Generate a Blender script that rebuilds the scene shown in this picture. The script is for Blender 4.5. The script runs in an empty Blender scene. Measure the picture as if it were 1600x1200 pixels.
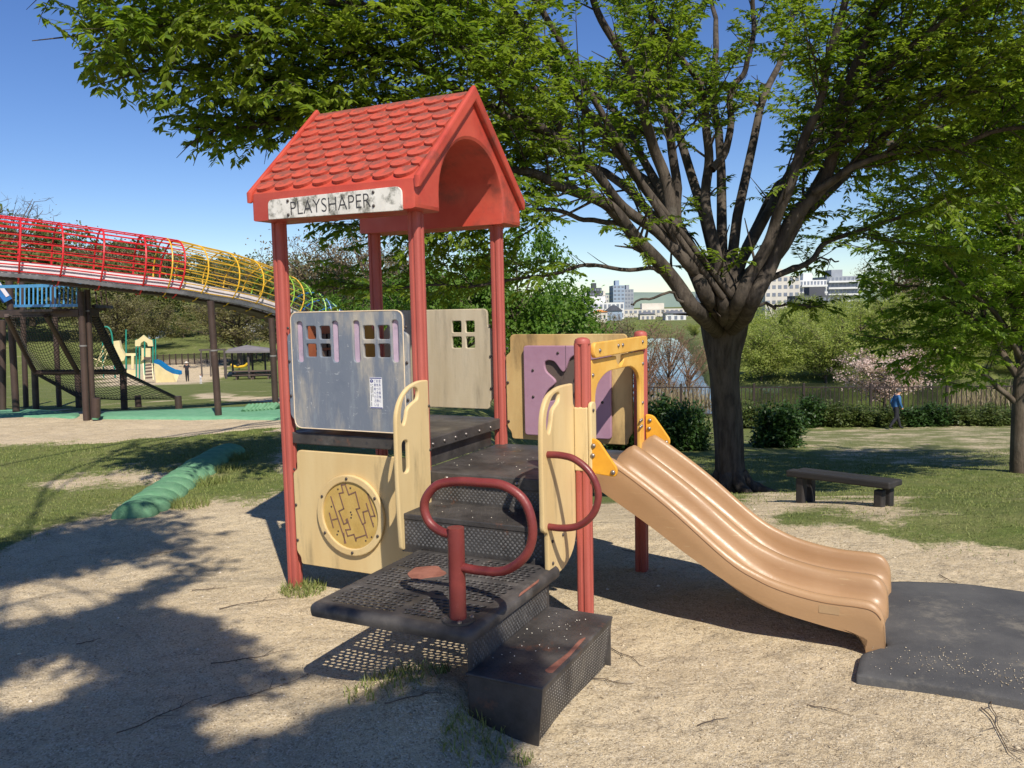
import bpy, bmesh, math, random
import numpy as np
from mathutils import Vector, Matrix

random.seed(7)
rng = np.random.default_rng(11)
SC = bpy.context.scene
COL = SC.collection

# ------------------------------------------------------------------ camera
CF, CPITCH, CROLL, CH = 1295.6, 0.0925, -0.0213, 1.551      # focal length in photo pixels, tilt, roll, eye height
_cp, _sp, _cr, _sr = math.cos(CPITCH), math.sin(CPITCH), math.cos(CROLL), math.sin(CROLL)
FW = np.array([0, _cp, -_sp]); _up = np.array([0, _sp, _cp]); _rt = np.array([1.0, 0, 0])
RT = _rt * _cr + _up * _sr; UP = -_rt * _sr + _up * _cr
EYE = np.array([0, 0, CH])
cam_d = bpy.data.cameras.new('camera'); cam = bpy.data.objects.new('camera', cam_d); COL.objects.link(cam)
cam.matrix_world = Matrix(((RT[0], UP[0], -FW[0], 0), (RT[1], UP[1], -FW[1], 0), (RT[2], UP[2], -FW[2], CH), (0, 0, 0, 1)))
cam_d.sensor_fit = 'HORIZONTAL'; cam_d.sensor_width = 36; cam_d.lens = CF / 1600 * 36
cam_d.clip_start = 0.05; cam_d.clip_end = 4000
SC.camera = cam

# ------------------------------------------------------------------ sky, sun, exposure
YAW = 0.4588
EU = np.array([math.cos(YAW), -math.sin(YAW)]); EV = np.array([math.sin(YAW), math.cos(YAW)])
_s2 = 0.256 * EU - 0.238 * EV
SUN = np.array([_s2[0], _s2[1], 0.381]); SUN = SUN / np.linalg.norm(SUN)      # towards the sun
SUN_EL = math.asin(SUN[2]); SUN_AZ = math.atan2(SUN[0], SUN[1])
world = bpy.data.worlds.new('World'); SC.world = world; world.use_nodes = True
wn = world.node_tree.nodes; wl = world.node_tree.links; wn.clear()
sky = wn.new('ShaderNodeTexSky'); sky.sky_type = 'NISHITA'; sky.sun_disc = False
sky.sun_elevation = SUN_EL; sky.sun_rotation = SUN_AZ; sky.air_density = 1.0; sky.dust_density = 0.0; sky.altitude = 500; sky.ozone_density = 3.0
bg = wn.new('ShaderNodeBackground'); bg.inputs[1].default_value = 0.1
wo = wn.new('ShaderNodeOutputWorld'); hs = wn.new('ShaderNodeHueSaturation'); hs.inputs['Saturation'].default_value = 1.2; hs.inputs['Hue'].default_value = .512
tn = wn.new('ShaderNodeMix'); tn.data_type = 'RGBA'; tn.blend_type = 'MULTIPLY'; tn.inputs[0].default_value = 1; tn.inputs[7].default_value = (.94, .96, 1.02, 1)
wl.new(sky.outputs[0], hs.inputs['Color']); wl.new(hs.outputs[0], tn.inputs[6]); wl.new(tn.outputs[2], bg.inputs[0]); wl.new(bg.outputs[0], wo.inputs[0])
sun_d = bpy.data.lights.new('sun', 'SUN'); sun_d.energy = 5.0; sun_d.angle = math.radians(0.55); sun_d.color = (1.0, 0.93, 0.82)
sun = bpy.data.objects.new('sun', sun_d); COL.objects.link(sun)
sun.rotation_euler = Vector(SUN).to_track_quat('Z', 'Y').to_euler(); sun.location = (0, 0, 30)
vs = SC.view_settings; vs.view_transform = 'Standard'; vs.look = 'None'; vs.exposure = 0.27; vs.gamma = 1.0; vs.use_curve_mapping = False
SC.cycles.use_denoising = True
SC.cycles.max_bounces = 8; SC.cycles.diffuse_bounces = 3; SC.cycles.glossy_bounces = 3; SC.cycles.transmission_bounces = 4

# ------------------------------------------------------------------ measuring helpers (real-world points seen along a sight line)
def ray(x, y): return FW + RT * ((x - 800) / CF) - UP * ((y - 600) / CF)
def at(x, y, Y):
    d = ray(x, y); return EYE + d * (Y / d[1])
def project(P):
    P = np.asarray(P, float); d = P - EYE; w = d @ FW; w = np.where(w < 0.05, 0.05, w)
    return 800 + CF * (d @ RT) / w, 600 - CF * (d @ UP) / w, d @ FW
def sstep(a, b, x):
    t = np.clip((np.asarray(x, float) - a) / (b - a), 0, 1); return t * t * (3 - 2 * t)
def in_poly(px, py, poly):
    px = np.asarray(px); py = np.asarray(py); r = np.zeros(px.shape, bool); n = len(poly)
    for i in range(n):
        x1, y1 = poly[i]; x2, y2 = poly[(i + 1) % n]
        if y1 == y2: continue
        c = (y1 > py) != (y2 > py)
        r ^= c & (px < (x2 - x1) * (py - y1) / (y2 - y1) + x1)
    return r
_lat = rng.random((64, 64))
def vnoise(x, y):
    x = np.asarray(x, float); y = np.asarray(y, float)
    xi = np.floor(x).astype(int); yi = np.floor(y).astype(int); fx = x - xi; fy = y - yi
    fx = fx * fx * (3 - 2 * fx); fy = fy * fy * (3 - 2 * fy)
    g = lambda a, b: _lat[a % 64, b % 64]
    return (g(xi, yi) * (1 - fx) + g(xi + 1, yi) * fx) * (1 - fy) + (g(xi, yi + 1) * (1 - fx) + g(xi + 1, yi + 1) * fx) * fy
def fbm(x, y): return 0.55 * vnoise(x, y) + 0.3 * vnoise(x * 2.1 + 7, y * 2.1 + 3) + 0.15 * vnoise(x * 4.3 + 1, y * 4.3 + 9)

# ------------------------------------------------------------------ object helpers
def tag(o, label=None, cat=None, group=None, kind=None):
    if label: o['label'] = label
    if cat: o['category'] = cat
    if group: o['group'] = group
    if kind: o['kind'] = kind
    return o
def empty(name, loc=(0, 0, 0), rz=0.0, label=None, cat=None, group=None):
    o = bpy.data.objects.new(name, None); COL.objects.link(o); o.location = loc; o.rotation_euler = (0, 0, rz); o.empty_display_size = 0.2
    return tag(o, label, cat, group)
def link(name, me, parent=None, loc=None):
    o = bpy.data.objects.new(name, me); COL.objects.link(o)
    if parent: o.parent = parent
    if loc is not None: o.location = loc
    return o
def copy_tree(o, parent=None):
    c = o.copy(); COL.objects.link(c); c.parent = parent
    for ch in list(o.children): copy_tree(ch, c)
    return c
def np_mesh(name, V, F, mats=(), smooth=False, mi=None, attr=None):
    """F: list of (n,k) int arrays"""
    V = np.ascontiguousarray(V, np.float32); me = bpy.data.meshes.new(name)
    F = [np.asarray(f, np.int32) for f in F if len(f)]
    me.vertices.add(len(V)); me.vertices.foreach_set('co', V.ravel())
    nl = sum(f.size for f in F); npoly = sum(len(f) for f in F)
    me.loops.add(nl); me.polygons.add(npoly)
    me.loops.foreach_set('vertex_index', np.concatenate([f.ravel() for f in F]))
    tot = np.concatenate([np.full(len(f), f.shape[1], np.int32) for f in F]); st = np.concatenate([[0], np.cumsum(tot)[:-1]]).astype(np.int32)
    me.polygons.foreach_set('loop_start', st); me.polygons.foreach_set('loop_total', tot)
    for m in mats: me.materials.append(m)
    if mi is not None: me.polygons.foreach_set('material_index', np.asarray(mi, np.int32))
    if smooth: me.polygons.foreach_set('use_smooth', np.ones(npoly, bool))
    if attr:
        for k, v in attr.items():
            a = me.attributes.new(k, 'FLOAT', 'POINT'); a.data.foreach_set('value', np.asarray(v, np.float32))
    me.update(calc_edges=True); return me

class MB:
    """collects shapes and links them as ONE mesh object"""
    def __init__(s): s.v = []; s.f = []; s.m = []; s.mi = 0
    def add(s, vs_, fs):
        b = len(s.v); s.v += [tuple(p) for p in vs_]; s.f += [tuple(i + b for i in f) for f in fs]; s.m += [s.mi] * len(fs); return s
    def box(s, x0, y0, z0, x1, y1, z1):
        p = [(x0, y0, z0), (x1, y0, z0), (x1, y1, z0), (x0, y1, z0), (x0, y0, z1), (x1, y0, z1), (x1, y1, z1), (x0, y1, z1)]
        return s.add(p, [(3, 2, 1, 0), (4, 5, 6, 7), (0, 1, 5, 4), (1, 2, 6, 5), (2, 3, 7, 6), (3, 0, 4, 7)])
    def beam(s, a, b, w, h, up=(0, 0, 1)):
        a = Vector(a); b = Vector(b); d = (b - a).normalized(); u = Vector(up)
        r = d.cross(u)
        if r.length < 1e-4: r = d.cross(Vector((1, 0, 0)))
        r.normalize(); u = r.cross(d).normalized(); r *= w / 2; u *= h / 2
        p = [a - r - u, a + r - u, a + r + u, a - r + u, b - r - u, b + r - u, b + r + u, b - r + u]
        return s.add(p, [(3, 2, 1, 0), (4, 5, 6, 7), (0, 1, 5, 4), (1, 2, 6, 5), (2, 3, 7, 6), (3, 0, 4, 7)])
    def tube(s, pts, r, seg=10, closed=False, cap=True):
        V, F = tube_np(pts, r, seg, closed); b = len(V)
        fs = [tuple(q) for q in F]
        if cap and not closed:
            fs.append(tuple(range(seg - 1, -1, -1))); fs.append(tuple(range(b - seg, b)))
        return s.add(V, fs)
    def prism(s, pts, d):
        """closed outline of 3-D points pushed along d"""
        n = len(pts); d = Vector(d); top = [Vector(p) + d for p in pts]
        fs = [tuple(range(n - 1, -1, -1)), tuple(range(n, 2 * n))] + [(i, (i + 1) % n, n + (i + 1) % n, n + i) for i in range(n)]
        return s.add([tuple(p) for p in pts] + [tuple(p) for p in top], fs)
    def lathe(s, c, prof, seg=16, axis='z'):
        """prof: list of (radius, height)"""
        vs_ = []; c = Vector(c)
        for r, h in prof:
            for k in range(seg):
                a = 2 * math.pi * k / seg; x, y = r * math.cos(a), r * math.sin(a)
                vs_.append(c + (Vector((x, y, h)) if axis == 'z' else Vector((x, -h, y)) if axis == '-y' else Vector((h, x, y))))
        fs = []
        for i in range(len(prof) - 1):
            for k in range(seg):
                k2 = (k + 1) % seg; fs.append((i * seg + k, i * seg + k2, (i + 1) * seg + k2, (i + 1) * seg + k))
        fs.append(tuple(range(seg - 1, -1, -1))); fs.append(tuple(range((len(prof) - 1) * seg, len(prof) * seg)))
        return s.add(vs_, fs)
    def mesh(s, name, mats, smooth=False, bevel=0, bseg=2, angle=30):
        me = bpy.data.meshes.new(name); me.from_pydata(s.v, [], s.f)
        if not isinstance(mats, (list, tuple)): mats = [mats]
        for m in mats: me.materials.append(m)
        if len(mats) > 1: me.polygons.foreach_set('material_index', s.m)
        bm = bmesh.new(); bm.from_mesh(me); bmesh.ops.recalc_face_normals(bm, faces=bm.faces)
        if bevel:
            es = [e for e in bm.edges if len(e.link_faces) == 2 and e.calc_face_angle(0) > math.radians(angle)]
            bmesh.ops.bevel(bm, geom=es, offset=bevel, segments=bseg, profile=0.5, affect='EDGES', clamp_overlap=True)
        bm.to_mesh(me); bm.free()
        if smooth:
            me.polygons.foreach_set('use_smooth', [True] * len(me.polygons)); me.set_sharp_from_angle(angle=math.radians(38))
        return me
    def build(s, name, mats, parent=None, loc=None, **k): return link(name, s.mesh(name, mats, **k), parent, loc)

def tube_np(pts, r, seg=8, closed=False):
    P = np.asarray([tuple(p) for p in pts], float); n = len(P); r = np.broadcast_to(np.asarray(r, float), (n,))
    if closed: T = np.roll(P, -1, 0) - np.roll(P, 1, 0)
    else:
        T = np.empty_like(P); T[1:-1] = P[2:] - P[:-2]; T[0] = P[1] - P[0]; T[-1] = P[-1] - P[-2]
    T /= np.linalg.norm(T, axis=1)[:, None] + 1e-12
    N = np.empty_like(P); a = np.array([0, 0, 1.0]) if abs(T[0][2]) < 0.9 else np.array([1.0, 0, 0])
    nn = a - T[0] * (a @ T[0]); nn /= np.linalg.norm(nn); N[0] = nn
    for i in range(1, n):
        nn = nn - T[i] * (nn @ T[i]); nn = nn / (np.linalg.norm(nn) + 1e-12); N[i] = nn
    B = np.cross(T, N); ang = np.arange(seg) * 2 * math.pi / seg
    V = P[:, None] + (N[:, None] * np.cos(ang)[None, :, None] + B[:, None] * np.sin(ang)[None, :, None]) * r[:, None, None]
    i = np.arange(n if closed else n - 1)[:, None]; k = np.arange(seg)[None]; j = (i + 1) % n; k2 = (k + 1) % seg
    F = np.stack([i * seg + k, i * seg + k2, j * seg + k2, j * seg + k], -1).reshape(-1, 4)
    return V.reshape(-1, 3), F
def spline(P, n, closed=False):
    """Catmull-Rom through points"""
    P = np.asarray(P, float); m = len(P)
    if closed: Q = np.concatenate([P[-1:], P, P[:2]]); segs = m
    else: Q = np.concatenate([2 * P[:1] - P[1:2], P, 2 * P[-1:] - P[-2:-1]]); segs = m - 1
    out = []
    for i in range(segs):
        p0, p1, p2, p3 = Q[i:i + 4]; t = np.linspace(0, 1, n, endpoint=False)[:, None]
        out.append(0.5 * (2 * p1 + (p2 - p0) * t + (2 * p0 - 5 * p1 + 4 * p2 - p3) * t ** 2 + (3 * p1 - p0 - 3 * p2 + p3) * t ** 3))
    if not closed: out.append(P[-1:])
    return np.concatenate(out)
def roundpoly(pts, r, n=5):
    out = []; m = len(pts); rs = r if isinstance(r, (list, tuple)) else [r] * m
    for i in range(m):
        p = np.array(pts[i], float); a = np.array(pts[i - 1], float) - p; b = np.array(pts[(i + 1) % m], float) - p
        la, lb = np.linalg.norm(a), np.linalg.norm(b); d = min(rs[i], la * .49, lb * .49)
        if d < 1e-5: out.append(tuple(p)); continue
        p1 = p + a / la * d; p2 = p + b / lb * d
        for t in np.linspace(0, 1, n): out.append(tuple((1 - t) ** 2 * p1 + 2 * t * (1 - t) * p + t * t * p2))
    return out
def rr(x0, y0, x1, y1, r, n=5): return roundpoly([(x0, y0), (x1, y0), (x1, y1), (x0, y1)], r, n)
M_FRONT = lambda v: Matrix(((1, 0, 0, 0), (0, 0, -1, v), (0, 1, 0, 0), (0, 0, 0, 1)))       # x=u, y=z, faces -v
M_SIDE = lambda u: Matrix(((0, 0, 1, u), (1, 0, 0, 0), (0, 1, 0, 0), (0, 0, 0, 1)))         # x=v, y=z, faces +u
M_FLAT = lambda z: Matrix.Translation((0, 0, z))
def plate(name, outlines, th, mat, M, parent=None, bevel=0.003, smooth=True):
    """flat board cut to outlines (holes inside the first), edges eased"""
    cu = bpy.data.curves.new(name, 'CURVE'); cu.dimensions = '2D'; cu.fill_mode = 'BOTH'
    cu.extrude = max(th / 2 - bevel, 0.0001); cu.bevel_depth = bevel; cu.bevel_resolution = 1; cu.offset = -bevel
    for ol in outlines:
        sp = cu.splines.new('POLY'); sp.points.add(len(ol) - 1)
        for p, q in zip(sp.points, ol): p.co = (q[0], q[1], 0, 1)
        sp.use_cyclic_u = True
    o = bpy.data.objects.new(name, cu); me = bpy.data.meshes.new_from_object(o); bpy.data.objects.remove(o); bpy.data.curves.remove(cu)
    me.name = name; me.transform(M); me.materials.clear(); me.materials.append(mat)
    if smooth:
        me.polygons.foreach_set('use_smooth', [True] * len(me.polygons)); me.set_sharp_from_angle(angle=math.radians(35))
    return link(name, me, parent)
def text_mesh(name, body, mat, M, width=None, height=None, parent=None, align='LEFT', depth=0.0006, thin=0.0):
    cu = bpy.data.curves.new(name, 'FONT'); cu.body = body; cu.size = 1; cu.extrude = 0.0; cu.offset = thin
    o = bpy.data.objects.new(name, cu); me = bpy.data.meshes.new_from_object(o); bpy.data.objects.remove(o)
    co = np.empty(len(me.vertices) * 3, np.float32); me.vertices.foreach_get('co', co); co = co.reshape(-1, 3)
    mn = co.min(0); mx = co.max(0); co -= (mn + mx) / 2; s = mx - mn
    if width: co[:, 0] *= width / s[0]
    if height: co[:, 1] *= height / s[1]
    if width and not height: co[:, 1] *= width / s[0]
    me.vertices.foreach_set('co', co.ravel()); me.transform(M); me.materials.clear(); me.materials.append(mat)
    return link(name, me, parent)

# ------------------------------------------------------------------ materials
def srgb(r, g, b):
    f = lambda c: c / 12.92 if c <= 0.04045 else ((c + 0.055) / 1.055) ** 2.4
    return (f(r / 255), f(g / 255), f(b / 255), 1)
class NT:
    def __init__(s, name):
        s.m = bpy.data.materials.new(name); s.m.use_nodes = True; s.t = s.m.node_tree; s.n = s.t.nodes; s.l = s.t.links
        s.b = s.n['Principled BSDF']; s.co = s.n.new('ShaderNodeTexCoord'); s.out = s.n['Material Output']
    def put(s, sock, v):
        if hasattr(v, 'is_linked') or isinstance(v, bpy.types.NodeSocket): s.l.new(v, sock)
        else: sock.default_value = v
    def noise(s, scale, detail=4, rough=0.55, stretch=None, coord='Object'):
        n = s.n.new('ShaderNodeTexNoise'); n.inputs['Scale'].default_value = scale; n.inputs['Detail'].default_value = detail; n.inputs['Roughness'].default_value = rough
        c = s.co.outputs[coord]
        if stretch:
            mp = s.n.new('ShaderNodeMapping'); mp.inputs['Scale'].default_value = stretch; s.l.new(c, mp.inputs[0]); c = mp.outputs[0]
        s.l.new(c, n.inputs['Vector']); return n.outputs[0]
    def voro(s, scale, feature='F1', stretch=None, out=0):
        n = s.n.new('ShaderNodeTexVoronoi'); n.inputs['Scale'].default_value = scale; n.feature = feature
        c = s.co.outputs['Object']
        if stretch:
            mp = s.n.new('ShaderNodeMapping'); mp.inputs['Scale'].default_value = stretch; s.l.new(c, mp.inputs[0]); c = mp.outputs[0]
        s.l.new(c, n.inputs['Vector']); return n.outputs[out]
    def ramp(s, x, a, b, lo=0.0, hi=1.0):
        n = s.n.new('ShaderNodeMapRange'); s.put(n.inputs[0], x); n.inputs[1].default_value = a; n.inputs[2].default_value = b
        n.inputs[3].default_value = lo; n.inputs[4].default_value = hi; n.clamp = True; n.interpolation_type = 'SMOOTHSTEP'; return n.outputs[0]
    def mix(s, f, a, b, mode='MIX'):
        n = s.n.new('ShaderNodeMix'); n.data_type = 'RGBA'; n.blend_type = mode
        s.put(n.inputs[0], f); s.put(n.inputs[6], a); s.put(n.inputs[7], b); return n.outputs[2]
    def math(s, op, a, b=0.0):
        n = s.n.new('ShaderNodeMath'); n.operation = op; s.put(n.inputs[0], a); s.put(n.inputs[1], b); return n.outputs[0]
    def attr(s, name):
        n = s.n.new('ShaderNodeAttribute'); n.attribute_name = name; return n
    def bump(s, h, dist=0.01, strength=1.0):
        n = s.n.new('ShaderNodeBump'); n.inputs['Distance'].default_value = dist; n.inputs['Strength'].default_value = strength
        s.l.new(h, n.inputs['Height']); s.l.new(n.outputs[0], s.b.inputs['Normal']); return n
    def fin(s, color, rough=0.5, spec=0.5, metal=0.0):
        s.put(s.b.inputs['Base Color'], color); s.put(s.b.inputs['Roughness'], rough); s.b.inputs['Specular IOR Level'].default_value = spec; s.b.inputs['Metallic'].default_value = metal
        return s.m
def c3(c): return (c[0], c[1], c[2], 1.0)
def paint(name, c, c2=None, rough=0.5, scale=6, dirt=None, dirt_amt=(0.62, 0.8), dscale=14, bump=0.0008, bscale=60, spec=0.5, stretch=None, metal=0):
    t = NT(name); c = c3(c); c2 = c3(c2 or [x * 0.8 for x in c[:3]])
    col = t.mix(t.ramp(t.noise(scale, 5, .6, stretch), 0.35, 0.65), c, c2)
    if dirt is not None: col = t.mix(t.ramp(t.noise(dscale, 7, .65, stretch), *dirt_amt), col, c3(dirt))
    if bump: t.bump(t.noise(bscale, 4), bump)
    r = t.ramp(t.noise(scale * 2.3, 4), .3, .7, rough - 0.08, rough + 0.1)
    return t.fin(col, r, spec, metal)
# ------------------------------------------------------------------ terrain
A0 = np.array([-1.2838, 4.7015]); S = 0.9025
def loc2w(u, v): return A0 + EU * u + EV * v
_bump = loc2w(3.5, 0.45); _heap = loc2w(1.56, -1.0)
RY = np.array([-60, 5.8, 7, 9, 10.5, 13, 20, 29, 33, 37, 40, 44, 60]); RZ = np.array([0, 0, -.18, -.55, -.97, -1.2, -2.12, -3.04, -3.25, -3.4, -4.0, -4.6, -4.6])
LY = np.array([-60, 13, 20, 40, 69, 85, 100, 112, 140, 180, 300, 900]); LZ = np.array([0, -.05, -.4, -2.0, -4.0, -3.6, -1.9, -1.3, 3, 8, 11, 11])
def yfar(a): return 52 + 75 * (1 - sstep(.19, .24, a))
def gz(x, y):
    x = np.asarray(x, float); y = np.asarray(y, float); a = x / np.maximum(y, 1.0)
    zr = np.interp(y, RY, RZ); yf = yfar(a)
    zr = np.where(y > 44, -4.6 + 1.5 * sstep(-4, 1.5, y - yf) + 0.5 * sstep(2, 25, y - yf) - 0.6 * sstep(90, 200, y), zr)
    zl = np.interp(y, LY, LZ)
    w = sstep(-0.06, 0.10, a)
    z = zl * (1 - w) + zr * w
    d2 = (x - _bump[0]) ** 2 + (y - _bump[1]) ** 2
    z = z + 0.055 * np.exp(-d2 / 0.9)
    d3 = (x - _heap[0]) ** 2 + (y - _heap[1]) ** 2; z = z + 0.15 * np.exp(-d3 / 0.11)
    z = z + 0.03 * (fbm(x * .45, y * .45) - .5) * sstep(7, 12, y)
    z = z + (0.022 * (fbm(x * 1.7 + 5, y * 1.7) - .5) + .012 * (vnoise(x * 4.7, y * 4.7 + 3) - .5)) * (1 - sstep(12, 20, y))
    return z
def ground(x, y): return float(gz(np.array([x]), np.array([y]))[0])
def onground(px, py):
    """point of the ground seen at a photo pixel"""
    d = ray(px, py); Y = np.linspace(1.5, 160, 12000); P = EYE + d[None] * (Y / d[1])[:, None]
    h = P[:, 2] - gz(P[:, 0], P[:, 1]); i = np.argmax(h < 0); return P[i]

GRASS = [
 ([(-500, 690), (0, 697), (120, 690), (230, 682), (330, 672), (445, 662), (450, 765), (400, 778), (350, 772), (320, 775), (270, 790), (200, 800), (150, 806), (60, 838), (0, 866), (-300, 940)], 1.0),
 ([(60, 745), (270, 728), (290, 752), (180, 766), (70, 772)], -0.8),
 ([(1000, 600), (1010, 700), (1060, 765), (1110, 792), (1180, 802), (1230, 828), (1300, 818), (1400, 842), (1600, 866), (2300, 900), (2300, 600)], 1.0),
 ([(1255, 672), (1600, 662), (2000, 660), (2000, 745), (1600, 736), (1400, 728), (1280, 716), (1240, 690)], -.42),
 ([(1170, 768), (1240, 772), (1420, 776), (1440, 790), (1390, 806), (1290, 800), (1200, 800)], -0.75),
 ([(1280, 815), (1500, 790), (1540, 805), (1420, 822)], -0.5),
 ([(1120, 790), (1180, 770), (1240, 790), (1200, 812)], -0.8),
]
FARSAND = [[(150, 570), (350, 562), (352, 590), (300, 600), (160, 604)], [(310, 614), (445, 622), (445, 631), (310, 621)], [(-100, 640), (130, 640), (150, 650), (440, 655), (440, 668), (240, 682), (0, 695), (-400, 700)]]
def grass_mask(x, y):
    z = gz(x, y); px, py, w = project(np.stack([x, y, z], -1)); vis = (w > 1) & (px > -500) & (px < 2300) & (py < 1300)
    g = sstep(6.6, 8.5, y + 1.2 * (fbm(x * .6, y * .6) - .5) * 2) * 0.9
    jx = px + 60 * (fbm(x * 1.3, y * 1.3) - .5) * np.minimum(1.0, 8 / np.maximum(y, 1)); jy = py + 34 * (fbm(x * 1.9 + 20, y * 1.9) - .5) * np.minimum(1.0, 8 / np.maximum(y, 1))
    m = np.zeros_like(g)
    for q in range(7):                                              # softened, ragged margins
        a_ = q * 2.4; k_ = .25 + .75 * q / 6; ox = 46 * k_ * math.cos(a_) * np.minimum(1, 7 / np.maximum(y, 1)) + 30 * (fbm(x * 4 + q * 5, y * 4) - .5); oy = 17 * k_ * math.sin(a_) * np.minimum(1, 7 / np.maximum(y, 1)) + 14 * (fbm(x * 5 + q * 3, y * 5 + 7) - .5)
        mq = np.zeros_like(g)
        for poly, val in GRASS: mq = np.where(in_poly(jx + ox, jy + oy, poly), np.clip(mq + val, 0, 1) if val < 0 else val, mq)
        m += mq / 7
    near = vis & (y < 14.5)
    g = np.where(near & ((px < 450) | (px > 1000)), m, g)
    right = vis & (px > 1000) & (y >= 14.5) & (y < 31)
    g = np.where(right, np.where(in_poly(jx, jy, GRASS[3][0]), 0.62, 0.9), g)
    for poly in FARSAND: g = np.where(vis & in_poly(jx, jy, poly), 0.0, g)
    return g * np.clip(0.35 + 1.3 * fbm(x * 2.3 + 3, y * 2.3), 0.3, 1)

def grow(a, step, f, end):
    out = [a]; s = step
    while abs(out[-1]) < abs(end) or (out[-1] * end < 0):
        s *= f; out.append(out[-1] + (s if end > a else -s))
    return out[1:]
xs = np.arange(-6, 8.001, .08); xs = np.concatenate([grow(-6, .08, 1.07, -700)[::-1], xs, grow(8, .08, 1.07, 700)])
ys = np.arange(1.6, 12, .075); ys = np.concatenate([grow(1.6, .075, 1.15, -60)[::-1], ys, grow(ys[-1], .075, 1.035, 1500)])
X, Yg = np.meshgrid(xs, ys); Zg = gz(X, Yg); Gm = grass_mask(X.ravel(), Yg.ravel())
ny, nx = X.shape; idx = np.arange(nx * ny).reshape(ny, nx)
Fg = np.stack([idx[:-1, :-1], idx[:-1, 1:], idx[1:, 1:], idx[1:, :-1]], -1).reshape(-1, 4)

def mat_ground():
    t = NT('ground_soil')
    g = t.attr('grass').outputs['Fac']
    sand = t.mix(t.ramp(t.noise(1.3, 7, .68), .36, .62), (.59, .475, .305, 1), (.49, .388, .245, 1))
    sand = t.mix(t.ramp(t.noise(9, 6, .7), .45, .75), sand, (.37, .30, .205, 1))
    v = t.n.new('ShaderNodeTexVoronoi'); v.inputs['Scale'].default_value = 150; t.l.new(t.co.outputs['Object'], v.inputs['Vector'])
    sp = t.n.new('ShaderNodeSeparateColor'); t.l.new(v.outputs[1], sp.inputs[0])
    sand = t.mix(t.math('MULTIPLY', t.ramp(sp.outputs[0], .5, .95, 0, .75), t.ramp(t.noise(6, 5, .7), .35, .62, .5, 1)), sand, (.70, .60, .44, 1))
    sand = t.mix(t.math('MULTIPLY', t.ramp(sp.outputs[1], .70, .95, 0, .75), t.ramp(t.noise(8.3, 5, .7), .35, .62, .45, 1)), sand, (.21, .155, .095, 1))
    v2 = t.n.new('ShaderNodeTexVoronoi'); v2.inputs['Scale'].default_value = 34; t.l.new(t.co.outputs['Object'], v2.inputs['Vector'])
    sp2 = t.n.new('ShaderNodeSeparateColor'); t.l.new(v2.outputs[1], sp2.inputs[0])
    sand = t.mix(t.math('MULTIPLY', t.ramp(sp2.outputs[0], .8, .9), t.ramp(v2.outputs[0], .30, .12, 0, .55)), sand, (.60, .53, .43, 1))
    sand = t.mix(t.math('MULTIPLY', t.ramp(sp2.outputs[1], .84, .92), t.ramp(v2.outputs[0], .30, .10, 0, .6)), sand, (.16, .115, .075, 1))
    gr = t.mix(t.ramp(t.noise(2.2, 6, .65), .3, .7), (.15, .18, .048, 1), (.235, .225, .09, 1))
    gr = t.mix(t.ramp(t.noise(26, 5, .7), .5, .8), gr, (.22, .19, .085, 1))
    gr = t.mix(t.ramp(t.noise(140, 3, .7), .35, .7), gr, (.045, .085, .012, 1))
    f = t.math('ADD', g, t.math('MULTIPLY', t.math('SUBTRACT', t.noise(17, 6, .75), .5), 1.15))
    f = t.math('ADD', f, t.math('MULTIPLY', t.math('SUBTRACT', t.noise(90, 3, .6), .5), .5))
    f = t.math('ADD', f, t.math('MULTIPLY', t.math('SUBTRACT', t.noise(1.1, 6, .62), .5), 1.1))
    col = t.mix(t.ramp(f, .30, .70), sand, gr)
    h = t.math('ADD', t.math('MULTIPLY', t.noise(70, 6, .75), .6), t.math('MULTIPLY', v.outputs[0], -.22))
    h = t.math('ADD', h, t.math('MULTIPLY', t.noise(11, 4, .6), 1.9)); h = t.math('ADD', h, t.math('MULTIPLY', t.ramp(t.noise(3.6, 3, .5), .35, .62), .9))
    t.bump(h, 0.016, .9)
    return t.fin(col, 0.95, 0.15)
M_GROUND = mat_ground()
gme = np_mesh('ground', np.stack([X, Yg, Zg], -1).reshape(-1, 3), [Fg], [M_GROUND], True, attr={'grass': Gm})
tag(link('ground', gme), kind='structure')

tw = NT('river_water'); tw.bump(tw.noise(1.4, 4, .6, (1, .35, 1)), 0.03, .25)
M_WATER = tw.fin((.045, .055, .03, 1), 0.06, .5)
wx = np.array([[-8, 35], [140, 35], [140, 150], [-8, 150]], float)
tag(link('river', np_mesh('river', np.c_[wx, np.full(4, -3.55)], [[[0, 1, 2, 3]]], [M_WATER])), kind='structure')
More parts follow.
